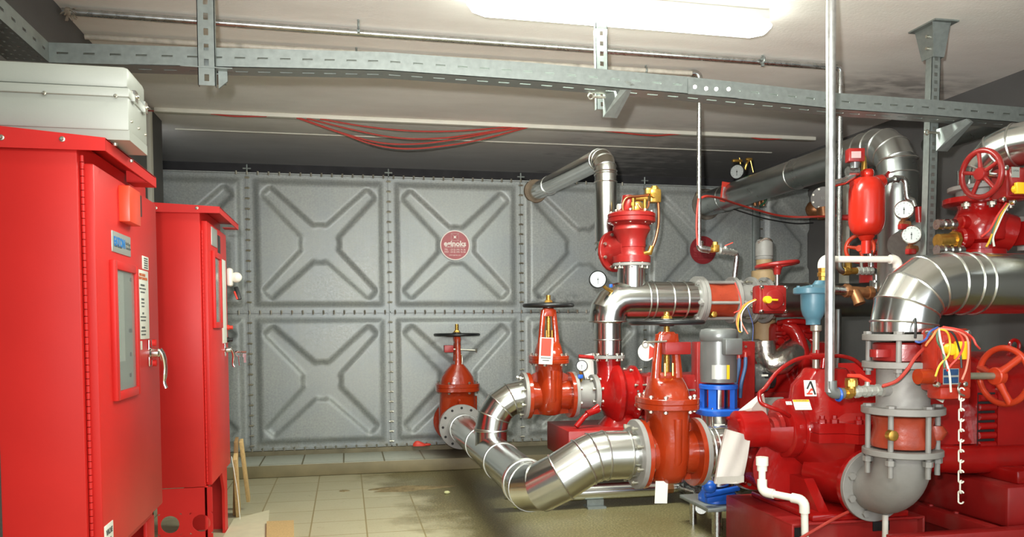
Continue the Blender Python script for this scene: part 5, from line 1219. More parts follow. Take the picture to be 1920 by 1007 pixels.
# labels on the casing: black-and-red A emblem on a white square, yellow-topped white label, small white label
lab = MB(); n_ = V((-.30, -.88, .36)).normalized()
def slab(px, py, wd, h, nrm, Y, m, name, lab=None):
    c = at(px, py, Y); a = V(nrm).normalized(); x = Z_.cross(a).normalized()*1; y = a.cross(x)
    o = MB().box(c, (wd, h, .002), Matrix((x, y, a)).transposed()).build(name, m, mp_, lab); return o, c, x, y, a
YS = YM-.115
o, c, x, y, a = slab(1519, 728, .052, .074, (-.25, -.9, .30), YM-.165, M_PAPER, 'emblem_label', 'white label with black and red A emblem')
e = MB(); q = c+a*.0015
e.bar(q+x*.020-y*.030, q+x*.004+y*.032, .008, .001, a).bar(q+x*.004+y*.032, q-x*.014-y*.004, .007, .001, a).bar(q+x*.012+y*.004, q+x*.003+y*.024, .004, .001, a); e.build('emblem', M_BLKPL, o)
e = MB(); e.bar(q-x*.018-y*.026, q+x*.008-y*.026, .008, .001, a).bar(q-x*.010-y*.024, q+x*.006-y*.002, .007, .001, a).bar(q+x*.006-y*.002, q+x*.010-y*.012, .007, .001, a); e.build('emblem_stroke', M_TAGR, o)
o, c, x, y, a = slab(1504, 759, .075, .058, (-.15, -.72, .70), YM-.150, M_PAPER, 'instruction_label', 'white label with a yellow top')
MB().box(c+a*.0012+y*.022, (.073, .012, .001), Matrix((x, y, a)).transposed()).build('yellow_band', M_YEL, o)
text('WARNING', c+a*.0022+y*.022, x, y, .010, M_INK, o)
for k in range(5): MB().box(c+a*.0012+y*(.010-k*.008)-x*.004, (.058-.006*(k % 2), .002, .0006), Matrix((x, y, a)).transposed()).build('print_line', M_INKG, o)
o, c, x, y, a = slab(1479, 756, .026, .018, (-.15, -.72, .70), YM-.150, M_PAPER, 'label', 'small white label'); text('CE', c+a*.0013, x, y, .012, M_INK, o)
# seal-water lines
zt_ = at(1530, 668, YM).z
MB().sweep(smooth([at(1480, 780, YM-.12), at(1462, 770, YM-.15), at(1440, 762, YM-.15), at(1427, 755, YM-.13), at(1424, 738, YM-.12), at(1434, 728, YM-.11), at(1455, 700, YM-.10), at(1478, 682, YM-.08), at(1500, 672, YM-.06), at(1526, 668, YM-.05)], 6), .0095, 12).build('seal_line', M_RED, mp_)
MB().lathe(at(1527, 668, YM-.05), X_, [(-.02, .016), (.01, .016), (.07, .015)], 12).cyl(at(1545, 668, YM-.05), at(1543, 690, YM-.05), .014, n=12).cyl(at(1533, 668, YM-.05), at(1533, 656, YM-.05), .009, n=8).build('tee_fitting', M_RED, mp_)
MB().sweep(smooth([at(1560, 668, YM-.04), at(1580, 668, YM-.04), at(1605, 677, YM-.04), at(1628, 700, YM-.04)], 5), .0095, 10).build('seal_line', M_RED, mp_)
# base frame of pump and motor
bs = thing('pump_base', (3.6, -3.1, 0), 'heavy red steel base frame under the big split-case pump and motor', 'base')
ybn, ybf = -3.40, -2.78; xb1 = at(1735, 957, ybn).x
b = MB().box2((XB0, ybn, zbt-.012), (xb1, ybf, zbt), .004).box2((XB0, ybn, 0), (XB0+.012, ybf, zbt-.006), .003).box2((xb1-.012, ybn, 0), (xb1, ybf, zbt-.006), .003).box2((XB0+.012, ybn+.035, 0), (xb1-.012, ybn+.047, zbt-.012)).box2((XB0+.012, ybf-.05, 0), (xb1-.012, ybf-.04, zbt-.012))
b.build('pedestal', M_REDD, bs)
for px, py, w_ in ((1496, 1000, .03), (1652, 985, .035)): q = at(px, py, ybn+.034); MB().box(q, (.085, .006, .05), None, .002).build('slot_shade', M_DRK, bs) if py < 1004 else None  # dark blocks standing for the shade inside the openings
MB().box2((2.90, -3.70, zbt-.09), (4.7, -3.635, zbt), .004).build('front_rail', M_REDD, bs)
MB().box2((3.40, -3.636, zbt-.07), (3.455, -2.75, zbt), .004).build('cross_rail', M_REDD, bs)
MB().box2((xb1, -3.64, 0), (4.62, -2.6, .05), .004).build('bed_plate', M_REDD, bs)
for py in (948, 962): MB().lathe(atZ(1745+(py-948)*3.4, py, zbt), Z_, [(-.002, .012), (.006, .012), (.008, .006), (.008, 0)], 6).build('rail_bolt', M_REDD, bs)
# PVC drain of the gland
pv = thing('plastic_drain_pipe', at(1515, 1000, ybn-.03), 'white plastic drain pipe stepping down over the red pump base', 'pipe')
p0, p1, p2, p3 = at(1429, 862, YM-.16), at(1429, 922, YM-.18), at(1508, 938, ybn-.04), at(1510, 1040, ybn-.04)
path = fillet([p0, p1, p2, p3], [.025, .025], 4)
MB().sweep(path, .0155, 16).build('pipe', M_PVC, pv)
MB().cyl(p0+V((0, 0, .012)), p0-V((0, 0, .025)), .027, n=20).cyl(p0-V((0, 0, .02)), p0-V((0, 0, .05)), .022, n=20).build('coupling', M_PVC, pv)
for p, d0, d1 in ((p1, p0-p1, p2-p1), (p2, p1-p2, p3-p2)):
    MB().sweep(fillet([p+d0.normalized()*.055, p, p+d1.normalized()*.055], .03, 5), .0215, 16).build('elbow', M_PVC, pv)
single('plastic_pipe', MB().cyl(at(1660, 965, -3.48), V((at(1660, 965, -3.48).x, -3.48, 0)), .0125, n=16), M_PVC, 'short white plastic pipe below the grey flange elbow', 'pipe')
cable('red_tube', [at(1590, 960, ybn-.02), at(1555, 978, ybn-.05), at(1500, 1010, ybn-.07), at(1460, 1030, ybn-.09)], .007, M_CABLE, 'thin red tube running along the front of the red pump base', 'tube')
# paper bag and plastic sheet at the bearing housing
bg = at(1375, 860, -3.22)
vs, fs = [], []; nx, ny = 10, 12
c00, c10, c11, c01 = at(1362, 805, -3.19), at(1408, 818, -3.17), at(1392, 905, -3.24), at(1340, 907, -3.26)
for j in range(ny+1):
    for i in range(nx+1):
        u, v = i/nx, j/ny; p = (c00*(1-u)+c10*u)*(1-v)+(c01*(1-u)+c11*u)*v
        p = p+V((0, -.012*math.sin(PI*u)*(.5+v)+.005*math.sin(9*u+4*v), 0)); vs.append(p)
for j in range(ny):
    for i in range(nx): a = j*(nx+1)+i; fs.append((a, a+1, a+nx+2, a+nx+1))
m = MB(); m._add(vs, fs); k0 = len(vs); m._add([p+V((.004, .022, 0)) for p in vs], [tuple(reversed(f)) for f in fs])
edge = [i for i in range(nx+1)]+[j*(nx+1)+nx for j in range(1, ny+1)]+[ny*(nx+1)+i for i in range(nx-1, -1, -1)]+[j*(nx+1) for j in range(ny-1, 0, -1)]
m.f += [(edge[i], edge[(i+1) % len(edge)], edge[(i+1) % len(edge)]+k0, edge[i]+k0) for i in range(len(edge))]
bag = thing('paper_bag', (c01+c11)/2, 'pale plastic document bag hanging below the red bearing housing', 'bag')
m.build('bag', M_SHEET, bag); MB().prism([c01+V((0, -.014, .032)), c11+V((0, -.014, .034)), c11+V((0, -.014, .004)), c01+V((0, -.014, .002))], (0, -.001, 0)).build('seam', mat('bag_seam', S(178, 172, 162), .6), bag)
m = MB(); m._add([at(1382, 772, -3.0), at(1420, 742, -2.95), at(1432, 738, -2.95), at(1440, 790, -3.0), at(1400, 800, -3.02), at(1410, 765, -3.05)], [(0, 1, 5), (1, 2, 5), (2, 3, 5), (3, 4, 5), (4, 0, 5)])
m._add([at(1382, 772, -2.97), at(1420, 742, -2.93), at(1432, 738, -2.93), at(1440, 790, -2.97), at(1400, 800, -2.99)], [(4, 3, 2, 1, 0)])
single('plastic_sheet', m, M_SHEET, 'folded white plastic sheet behind the red bearing housing', 'sheet')

# ================================================================== DISCHARGE STACK of the main pump
YK = -3.62; XK = 2.985
XK = (at(1692, 800, YK).x+2.985)/2
def zK(py): return at(1692, py, YK).z
gk = thing('flanged_elbow', (XK, -3.5, .23), 'grey flanged steel elbow at the discharge of the big split-case pump', 'elbow')
fo = flange(gk, (2.99, -3.431, zf), Y_, .158, .022, bolts=False)
for k in range(8):
    q = 2*PI*(k+.5)/8; p = V((2.99+.128*math.cos(q), -3.443, zf+.128*math.sin(q)))
    if k in (1, 6): MB().lathe(p, (0, -1, 0), [(-.002, .013), (.0006, .013)], 14).build('bolt_hole_shade', M_DRK, fo)  # dark disc painted on for the shade of an empty hole
    else: MB().lathe(p, (0, -1, 0), [(0, .018), (.012, .017), (.013, 0)], 6).build('bolt', M_FLG, fo)
MB().sweep(fillet([V((2.99, -3.44, zf)), V((2.99, YK+.01, zf)), V((XK, YK, zf)), V((XK, YK, zK(850)))], [.001, .17], 10) if False else fillet([V((2.99, -3.44, zf)), V((XK, YK, zf)), V((XK, YK, zK(850)))], .155, 12), .112, 36).build('elbow', M_FLG, gk)
flange(gk, (XK, YK, zK(846)), Z_, .155, .024, bolts=False, name='upper_flange')
ck = thing('check_valve', (XK, YK, zK(838)), 'orange wafer check valve upright between grey flanges under the right grey spool', 'valve')
b = MB().lathe((XK, YK, 0), Z_, [(zK(839), .105), (zK(836), .122), (zK(826), .126), (zK(800), .112), (zK(786), .118), (zK(780), .122), (zK(777), .11)], 40)
b.loft([(XK+.105, YK-.06, zK(822), .03, .03, 2), (XK+.115, YK-.06, zK(808), .04, .04, 2), (XK+.105, YK-.06, zK(796), .03, .03, 2)], 16); b.build('body', M_ORG2, ck)
MB().lathe(at(1674, 817, YK-.11), (-.05, -1, 0), [(-.02, .022), (.006, .021), (.008, .016), (.008, 0)], 20).build('plug', M_BRASS, ck, 'brass plug')
for q in (-2.55, -1.45, -.45, .6, 1.6, 2.7):
    d = V((math.cos(q), math.sin(q), 0))*.133
    MB().cyl(V((XK, YK, zK(888)))+d, V((XK, YK, zK(760)))+d, .011, n=12).cyl(V((XK, YK, zK(866)))+d, V((XK, YK, zK(856)))+d, .020, n=6).cyl(V((XK, YK, zK(762)))+d, V((XK, YK, zK(757)))+d, .020, n=6).build('stud', M_FLG, ck)
sk = thing('pipe_spool', (XK, YK, zK(770)), 'upright grey steel spool between the flanges of the right discharge stack', 'pipe')
flange(sk, (XK, YK, zK(768)), Z_, .160, .028, bolts=False)
MB().lathe((XK, YK, 0), Z_, [(zK(764), .112), (zK(756), .103), (zK(686), .103)], 40).cyl((XK-.09, YK-.03, zK(730)), (XK-.125, YK-.035, zK(730)), .024, n=14).build('tube', M_FLG, sk)
flange(sk, (XK, YK, zK(683)), Z_, .158, .026, bolts=False, name='upper_flange')
wk = thing('butterfly_valve', (XK, YK, zK(678)), 'red wafer butterfly valve with loose wires, yellow flag and orange handwheel on the right stack', 'valve')
b = MB().lathe((XK, YK, 0), Z_, [(zK(677), .11), (zK(675), .118), (zK(645), .118), (zK(642), .11)], 40)
b.loft([(XK-.12, YK-.03, zK(668), .05, .03, 3), (XK-.12, YK-.03, zK(654), .05, .03, 3)], 16).box((XK+.10, YK-.06, zK(660)), (.10, .06, .05), None, .01)
b.build('body', M_REDB, wk)
flange(wk, (XK, YK, zK(632)), Z_, .158, .026, bolts=False, name='counter_flange', label='grey counter flange')
for q in (-2.35, -1.15, -.2, 1.2, 2.4):
    d = V((math.cos(q), math.sin(q), 0))*.133
    MB().cyl(V((XK, YK, zK(704)))+d, V((XK, YK, zK(624)))+d, .011, n=12).cyl(V((XK, YK, zK(696)))+d, V((XK, YK, zK(688)))+d, .020, n=6).cyl(V((XK, YK, zK(627)))+d, V((XK, YK, zK(621)))+d, .020, n=6).build('stud', M_FLG, wk)
YA = -3.80
ac = at(1773, 675, YA); ma = mpp(ac)
b = MB().box(ac, (78*ma, .10, 118*ma), None, .02).box(ac+V((-.01, -.055, .01)), (60*ma, .03, 96*ma), None, .015)
b.lathe(ac+V((-.025, -.06, .03)), (0, -1, 0), [(0, .060), (.012, .058), (.016, .044), (.022, .042), (.022, 0)], 32)
b.box(ac+V((-.01, -.03, -.125)), (66*ma, .08, .05), None, .012)
gbx = b.build('gearbox', mat('gearbox_red', S(164, 46, 30), .28, var=.1, scale=14, bump=.3, bscale=40), wk, 'orange-red gearbox')
MB().lathe(at(1733, 706, YA-.04), X_, [(-.03, .03), (.03, .03), (.035, .02), (.035, 0)], 20).build('side_cap', M_ORG, wk)
for px, py in ((1757, 721), (1808, 720), (1814, 624), (1742, 625)): MB().lathe(at(px, py, YA-.06), (0, -1, 0), [(-.01, .011), (.008, .011), (.012, .007), (.012, 0)], 12).build('cover_bolt', M_CHROME, gbx)
q = at(1782, 655, YA-.085); fl = MB().lathe(q, (0, -1, 0), [(-.02, .024), (.01, .022), (.014, .012), (.014, 0)], 20); fl.box(at(1803, 657, YA-.09), (27*ma, .02, 33*ma), None, .003).build('position_flag', M_YEL, gbx)
for py in (698, 713): q = at(1783, py, YA-.074); MB().box(q, (30*ma, .003, 11*ma)).build('data_plate', mat('plate_blue', S(34, 66, 104), .4), gbx, 'blue data plate')
q = at(1783, 706, YA-.072); MB().box(q, (33*ma, .002, 29*ma)).build('plate_border', M_PLATE, gbx)
wc = at(1882, 705, YA); MB().cyl(at(1812, 705, YA), wc, .014, n=14).build('wheel_shaft', mat('shaft_steel', S(150, 148, 128), .4, .6), wk)
wheel(wk, wc, V((1, .12, 0)), .112, .0125, M_ORW, 3, .036, .034, ph=.12, sr=.014)
for c_, ps, lab in (('yellow', [(1762, 617), (1775, 622), (1781, 640), (1779, 665), (1762, 685), (1754, 706)], 'yellow loose wire on the orange gearbox with the three-spoke wheel'),
                    ('pink', [(1760, 616), (1790, 620), (1812, 632), (1816, 660), (1812, 690), (1804, 712)], 'pink loose wire curling down the right side of the orange gearbox'),
                    ('red', [(1765, 615), (1790, 618), (1806, 640), (1800, 665), (1783, 685), (1776, 695)], 'red loose wire crossing the front of the orange gearbox'),
                    ('red', [(1768, 613), (1800, 619), (1822, 632), (1830, 646), (1837, 654)], 'red wire end sticking out to the right of the orange gearbox'),
                    ('white', [(1760, 617), (1764, 640), (1772, 672), (1780, 700), (1783, 735)], 'white loose wire hanging down over the blue plates of the orange gearbox'),
                    ('green', [(1757, 617), (1758, 640), (1768, 660), (1771, 690)], 'green loose wire at the left of the orange gearbox'),
                    ('black', [(1776, 616), (1790, 630), (1800, 660), (1803, 690)], 'black loose wire behind the yellow flag of the orange gearbox'),
                    ('blue', [(1758, 614), (1744, 622), (1736, 636), (1724, 642), (1716, 640)], 'blue wire reaching left from the orange gearbox to the grey flange'),
                    ('orange', [(1758, 616), (1748, 632), (1740, 642), (1736, 648)], 'short orange wire at the upper left of the orange gearbox')):
    cable('wire', [at(x, y, YA-.10-.01*(i % 2)) for i, (x, y) in enumerate(ps)], .004, WIRES[c_], lab, 'wire')
cable('black_lead', [at(1716, 598, YK-.12), at(1717, 615, YK-.16), at(1716, 634, YK-.17)], .005, WIRES['black'], 'short black lead standing on the flange below the big insulated elbow', 'wire')
cable('red_cable', [at(1735, 650, YK-.15), at(1715, 672, YK-.17), at(1700, 695, YK-.17), at(1680, 715, YK-.15), at(1655, 724, YK-.12)], .007, M_CABLE, 'red cable running down from the orange gearbox past the grey spool', 'cable')
# hanging chain
ch = thing('chain', at(1803, 940, YA-.07), 'white steel chain hanging from the orange gearbox', 'chain')
y = 728; k = 0; lk = None
pitch = (942-730)/11
for k in range(11):
    c = at(1803-k*.15, 730+(k+.5)*pitch, YA-.075); L = .62*pitch*mpp(c); r = .0030; R = .0085; va = (c-CAMP).normalized()
    t = Matrix.Rotation(-az*0+math.atan2(-va.x, va.y)+(0 if k % 2 == 0 else 1.25), 3, 'Z'); pts = []
    for i in range(21):
        q = 2*PI*i/20; x = R*math.cos(q); z = R*math.sin(q)+(L-R)*(1 if math.sin(q) >= 0 else -1)
        pts.append(c+t @ V((x, 0, z)))
    MB().sweep(pts, r, 8).build('link', M_PVC, ch)
MB().sweep(smooth([at(1800, 718, YA-.07), at(1796, 728, YA-.08), at(1800, 738, YA-.08), at(1808, 742, YA-.075)], 4), .004, 8).build('hook', M_BOLT, ch)
tag('paper_tag', 1756, 740, YA+.05, .082, .036, M_PAPER, 'white paper label lying on the red motor hood below the orange gearbox', .45, .002)

# big insulated elbow and pipe to the right
ZB = at(1860, 532, YK).z
ie = thing('insulated_pipe', (XK, YK, zK(622)), 'big bright silver clad elbow and pipe running right from the top of the discharge stack', 'pipe')
RB = .128
REL = .165; cen = V((XK+REL, YK, ZB-REL)); path = [V((XK, YK, zK(622))), V((XK, YK, ZB-REL))]
for k in range(1, 4):
    t = PI-(PI/2)*k/4; path.append(cen+V((math.cos(t)*REL, 0, math.sin(t)*REL)))
path += [V((XK+.20, YK, ZB)), V((XK+.275, YK, ZB)), V((XK+.33, YK, ZB)), V((4.2, YK, ZB)), V((XR-.01, YK, ZB))]
o = clad(ie, path, RB, range(1, len(path)-2), n=44)

# gauge-connection fittings from the tall pipe to the spool
tp = thing('drain_pipe', at(1558, 740, YK), 'tall bright galvanised pipe from ceiling to the pump stack in front of the red vessel', 'pipe')
yt_ = YK-.02; xt_ = at(1558, 500, yt_).x; zb_ = at(1558, 735, yt_).z
MB().cyl((xt_-.002, yt_, zb_), (at(1558, 0, yt_).x, yt_, ZC), .0185, n=20).build('pipe', mat('bright_pipe', S(205, 207, 206), .3, .9, var=.1, scale=30, dirt=S(120, 112, 108), damt=.5, dscale=16), tp)
MB().sweep(fillet([at(1558, 714, yt_), at(1558, 737, yt_), at(1580, 738, yt_)], .022, 5), .0235, 16).build('elbow', M_MOTG, tp)
b = MB().cyl(at(1576, 738, yt_), at(1600, 736, yt_), .018, n=14).lathe(at(1586, 737, yt_), X_, [(0, .026), (.02, .026)], 8).cyl(at(1596, 736, yt_), at(1596, 712, yt_), .019, n=14).lathe(at(1596, 724, yt_), Z_, [(0, .025), (.024, .025)], 6).lathe(at(1596, 716, yt_), Z_, [(0, .023), (.014, .024), (.016, 0)], 16)
b.build('tee_valve', M_BRASS, tp)
b = MB().sweep([at(1600, 735, yt_), at(1655, 731, yt_)], .019, 14)
for px, r in ((1607, .026), (1616, .022), (1624, .026), (1634, .024), (1645, .025)): b.lathe(at(px, 735-(px-1600)*.07, yt_), X_, [(-.008, r), (.008, r)], 8)
b.cyl(at(1626, 732, yt_), at(1626, 716, yt_), .010, n=10); b.build('ball_valve', M_PLATE, tp)
MB().sweep([at(1590, 704, yt_-.01), at(1612, 705, yt_-.01), at(1626, 713, yt_-.005), at(1630, 716, yt_)], [.007, .008, .008, .008], 8).build('lever', M_TAGR, tp, 'red lever')
MB().torus(at(1572, 740, yt_), X_, .024, .006, 16, 6).build('seal_ring', M_BLUE, tp)
cable('red_cable', [at(1655, 725, yt_-.05), at(1672, 719, YK-.12), at(1690, 706, YK-.125), at(1702, 690, YK-.14)], .006, M_CABLE, 'red cable end tied to the ball valve beside the grey spool', 'cable')

# air release valve
YV = YM
av = thing('air_valve', at(1530, 690, YV), 'pale blue cast air release valve on a steel nipple above the big red pump', 'valve')
def zV(py): return at(1525, py, YV).z
xv = at(1525, 560, YV).x; mv = mpp((xv, YV, 1.2)); xn_ = at(1530, 650, YV).x
b = MB().lathe((xv, YV, 0), Z_, [(zV(609), 13*mv), (zV(600), 13.5*mv), (zV(598), 15*mv), (zV(591), 19*mv), (zV(580), 22*mv), (zV(565), 23*mv), (zV(551), 23.5*mv)], 36); b.build('body', M_AIRV, av)
b = MB().loft([(xv-.002, YV, zV(552), 33*mv, 26*mv, 2.6), (xv-.002, YV, zV(550), 35*mv, 28*mv, 2.6), (xv-.002, YV, zV(541), 35*mv, 28*mv, 2.6), (xv-.002, YV, zV(539), 32*mv, 25*mv, 2.6), (xv+.01, YV, zV(536), 20*mv, 18*mv, 2), (xv+.03, YV, zV(533), 12*mv, 12*mv, 2), (xv+.038, YV, zV(526), 10*mv, 10*mv, 2)], 32)
for k in range(5): q = 2*PI*k/5+.4; b.lathe((xv-.002+28*mv*math.cos(q), YV+21*mv*math.sin(q), zV(540)), Z_, [(0, .009), (.01, .008), (.01, 0)], 6)
b.build('cover', M_AIRV, av)
MB().lathe((xn_, YV, 0), Z_, [(zV(690), .0155), (zV(622), .0155), (zV(620), .026), (zV(610), .026)], 18).build('nipple', mat('old_pipe', S(176, 170, 156), .4, .7, var=.15, scale=40, dirt=S(120, 100, 76), dscale=20), av)
xp = at(1542, 515, YV).x
MB().lathe((xp, YV, 0), Z_, [(zV(527), .018), (zV(519), .018), (zV(518), .024), (zV(511), .024), (zV(510), .019), (zV(502), .022), (zV(501), .02)], 8).build('bush', M_BRASS, av)
pv2 = thing('plastic_vent_pipe', at(1615, 485, YV), 'white plastic vent pipe leading right from the top of the blue air valve', 'pipe')
e0 = V((xp, YV, at(1542, 486, YV).z)); e1 = at(1683, 481, YV); e1.z = e0.z+.003; e2 = V((e1.x, YV, at(1683, 540, YV).z))
MB().sweep(fillet([e0-V((0, 0, .035)), e0, e1, e2], .02, 5), .0155, 18).build('pipe', M_PVC, pv2)
for p, a_, c_ in ((e0, V((0, 0, -1)), X_), (e1, -X_, V((0, 0, -1)))): MB().sweep(fillet([p+a_*.042, p, p+c_*.042], .028, 6), .022, 18).build('elbow', M_PVC, pv2)

# ================================================================== MAIN MOTOR
mo = thing('electric_motor', (4.0, -3.1, .05), 'big red electric motor with louvred side at the right edge', 'motor')
YO = -3.36
def mx(px): return at(px, 760, YO).x
def mz(py): return at(1830, py, YO).z
x0, x1, x2_, x3 = mx(1722), mx(1828), mx(1862), 4.62
b = MB()
b.prism([(x0, YO, mz(832)), (x0, YO+.06, mz(700)), (x0, YO+.25, mz(684)), (x0, -2.75, mz(690)), (x0, -2.72, mz(832))], (x1-x0, 0, 0))
def hood(m, xa, xb, y0, z0, zt, n=16, yc=-3.08):
    pr = [V((xa, y0, z0))]+[V((xa, yc+(y0-yc)*math.cos(t), zt-.16+.16*math.sin(t))) for t in [PI/2*k/n for k in range(n+1)]]
    pr += [V((xa, yc-(y0-yc)*math.cos(t), zt-.16+.16*math.sin(t))) for t in [PI/2-PI/2*k/n for k in range(1, n+1)]]+[V((xa, 2*yc-y0, z0))]
    return m.prism(pr, (xb-xa, 0, 0))
hood(b, x1, x3, YO-.012, mz(852), mz(668)); hood(b, x2_, x3, YO-.03, mz(856), mz(664)); b.box2((x3-.25, YO-.034, mz(850)), (x3-.24, YO-.02, mz(740)))
b.build('frame', M_RED, mo)
for k in range(6):
    zc = mz(746+k*17.5); MB(Matrix.Translation((0, 0, 0))).sweep([V((x1+.006, YO-.016, zc)), V((x2_-.006, YO-.016, zc))], .0165, 12).build('louvre', M_RED, mo)
MB().box2((x1+.002, YO-.013, mz(848)), (x2_-.002, YO-.008, mz(736))).build('louvre_shade', M_DRK, mo)  # dark plate standing for the shade between the louvres
MB().torus(at(1902, 648, -3.1), Y_, .028, .009, 20, 8).cyl(at(1902, 664, -3.1), at(1902, 655, -3.1), .014, n=10).build('lifting_eye', M_RED, mo)
XPD = 3.52; zpd = atX(1800, 892, XPD).z
MB().box2((XPD, -3.60, zbt-.02), (4.6, -2.62, zpd), .015).box2((XPD+.02, -3.58, .05), (4.58, -2.64, zbt-.02)).build('pedestal', M_REDD, mo)
b = MB().sweep(smooth([V((x0-.04, YO+.02, mz(852))), V((x0+.12, YO-.01, mz(856))), V((x1+.05, YO-.02, mz(860))), V((x3, YO-.02, mz(862)))], 5), .065, 16)
b.box2((x0, YO+.06, mz(880)), (x3-.05, -2.75, mz(835)), .02)
q = at(1898, 893, YO-.12); b.box2((q.x-.05, YO-.20, zpd-.002), (q.x+.14, YO+.05, q.z+.04), .015)
b.build('motor_foot', M_RED, mo)
cpl = single('coupling_cover', MB().lathe((xR+.06, YM, ZS), X_, [(0, .09), (.02, .14), (x0-xR-.05, .14), (x0-xR-.04, .1)], 32), M_RED, 'red coupling cover between the split-case pump and its motor', 'cover')

# ================================================================== RIGHT BACKGROUND
# big return main high at the right, with riser
hole = at(1322, 380, 0); XU = hole.x; ZU = hole.z-.02
Yb = at(1680, 268, 3.8).y if False else -2.50
um = thing('overhead_main', (XU, -1.2, ZU), 'long dull silver main running forward from the tank under the ceiling to a riser', 'pipe')
path = fillet([V((XU, .02, ZU)), V((XU, -.4, ZU)), V((XU, -1.45, ZU)), V((XU, Yb+.30, ZU)), V((XU, Yb, ZU)), V((XU, Yb, 1.28))], [.001, .001, .001, .20], 4)
o = clad(um, path, .104, range(1, len(path)-1), m=mat('dull_cladding', S(176, 180, 178), .3, 1.0, var=.08, scale=6, rvar=.08))
band(o, V((XU, Yb, at(1705, 300, Yb).z)), Z_, .105); MB().lathe((XU, -.03, ZU), (0, -1, 0), [(-.02, .14), (.004, .13), (.01, .10)], 28).build('pipe_collar', mat('burnt_collar', S(104, 96, 86), .7, var=.4, scale=14), um, 'scorched weld collar at the tank')
MB().cyl(at(1741, 432, Yb-.12), at(1700, 470, Yb-.16), .088, .115, n=32).build('branch_cladding', M_GALV, um)
q = at(1369, 352, -.62); q = V((XU-.112, -.52, ZU+.02)); c = at(1368, 361, -.55)
single('warning_tag', MB().box(c+V((-.02, 0, 0)), (.11, .002, .16), Matrix.Rotation(.12, 3, 'Y')), M_TAGR, 'red tag with a pale middle hanging on the overhead main near the tank', 'tag')
tg = bpy.data.objects['warning_tag']; MB().box(c+V((-.02, -.002, -.01)), (.085, .0015, .10), Matrix.Rotation(.12, 3, 'Y')).build('print_field', M_TAGP, tg)
g = at(1382, 322, -.62); gg = thing('pressure_gauge', g, 'black pressure gauge on top of the overhead main beneath brass cocks', 'gauge')
gauge(gg, g, (-.75, -.65, 0), .058)
b = MB().sweep(smooth([g+V((.04, .03, -.08)), g+V((.07, .02, 0)), g+V((.08, 0, .06)), g+V((.10, 0, .09))], 4), .010, 8).box(g+V((.10, 0, .10)), (.05, .03, .02), None, .004).box(g+V((.0, 0, .085)), (.08, .03, .02), None, .004).cyl(g+V((.11, 0, .11)), g+V((.14, .0, .0)), .004, n=6).cyl(g+V((.02, 0, .11)), g+V((.03, .0, .06)), .004, n=6)
b.build('brass_cocks', M_BRASS, gg)
MB().sweep(smooth([g+V((.06, .05, -.05)), g+V((.16, .05, -.02)), g+V((.24, .04, -.04))], 4), .012, 8).build('green_hose', mat('hose_green', S(50, 92, 62), .5), gg, 'green hose')
sn = thing('sensor_fittings', at(1423, 388, -.7), 'brass sensor sockets with a green hose under the overhead main', 'fittings')
for px in (1414, 1423, 1430): MB().cyl(at(px, 372, -.7), at(px+2, 386, -.7), .014, n=10).build('socket', M_BRNZ, sn)
MB().sweep(smooth([at(1425, 386, -.72), at(1432, 381, -.72), at(1437, 372, -.72), at(1440, 360, -.70)], 4), .009, 8).build('hose', mat('hose_green_dark', S(44, 88, 58), .5), sn)
cable('red_cable', [at(1312, 372, -1.95), at(1326, 368, -1.9), at(1350, 372, -1.6), at(1380, 382, -1.3), at(1420, 394, -1.1), at(1460, 404, -1.0), at(1500, 407, -1.0), at(1560, 405, -1.2), at(1600, 404, -1.6)], .008, M_CABLE, 'red cable strung from the slim drop pipe across to the red vessel', 'cable')
cable('red_cable', [at(1310, 372, -2.0), at(1307, 395, -2.0), at(1306, 430, -2.0), at(1308, 460, -2.0)], .006, M_CABLE, 'red cable taped along the slim drop pipe', 'cable')
cable('black_cable', [at(1358, 386, -.08), at(1400, 400, -.08), at(1440, 411, -.08), at(1490, 419, -.08), at(1525, 418, -.08)], .006, WIRES['black'], 'thin black cable sagging across the upper right of the tank', 'cable')

# blind flange on a stub at the right wall
c = at(1543, 372, -.75); bfz = thing('blind_flange', c-V((0, 0, .1)), 'grey blind flange disc with bolts on a dark stub near the right wall', 'flange')
flange(bfz, c, V((-.55, -.8, 0)), .092, .02, nb=8, br=.008); MB().sweep([c+V((.02, .03, 0)), c+V((.12, .17, 0)), V((XR-.005, c.y+.32, c.z))], .07, 24).build('stub', M_RED, bfz)
text('55', c+V((-.55, -.8, 0)).normalized()*.012, (.8, -.55, 0), Z_, .03, M_INKG, bfz)
single('pipe_stub', MB().lathe(at(1512, 392, -.35), X_, [(0, .02), (.03, .06), (.13, .09), (.2, .09)], 20), M_BRNZ, 'dark rusty pipe stub pointing left between tank and right wall', 'pipe')
MB().cyl(at(1543, 388, -.74), at(1545, 410, -.74), .05, n=16).build('branch_stub', M_BRNZ, bfz, 'rusty brown branch stub')

# red pressure vessel with switch
YR = -2.62
def zR(py, px=1625): return at(px, py, YR).z
xv_ = at(1625, 380, YR).x; mR = mpp((xv_, YR, 1.7))
pr = thing('pressure_vessel', (xv_, YR, zR(475)), 'glossy red pressure vessel with a small red pressure switch above it', 'vessel')
prof = [(zR(476), 9*mR), (zR(452), 9*mR), (zR(447), 13*mR), (zR(443), 15*mR)]
for k in range(9): t = PI/2*k/8; prof.append((zR(412)-(zR(412)-zR(442))*math.cos(t), (14+18*math.sin(t))*mR))
for k in range(9): t = PI/2*k/8; prof.append((zR(362)+(zR(332)-zR(362))*math.sin(t), (10+22*math.cos(t))*mR))
prof += [(zR(328), 12*mR), (zR(322), 12*mR), (zR(318), 10*mR)]
b = MB().lathe((xv_, YR, 0), Z_, prof, 40); b.sweep([at(1640, 346, YR), at(1655, 338, YR)], [.05, .035], 16).sweep([at(1612, 345, YR), at(1599, 347, YR)], [.04, .03], 16)
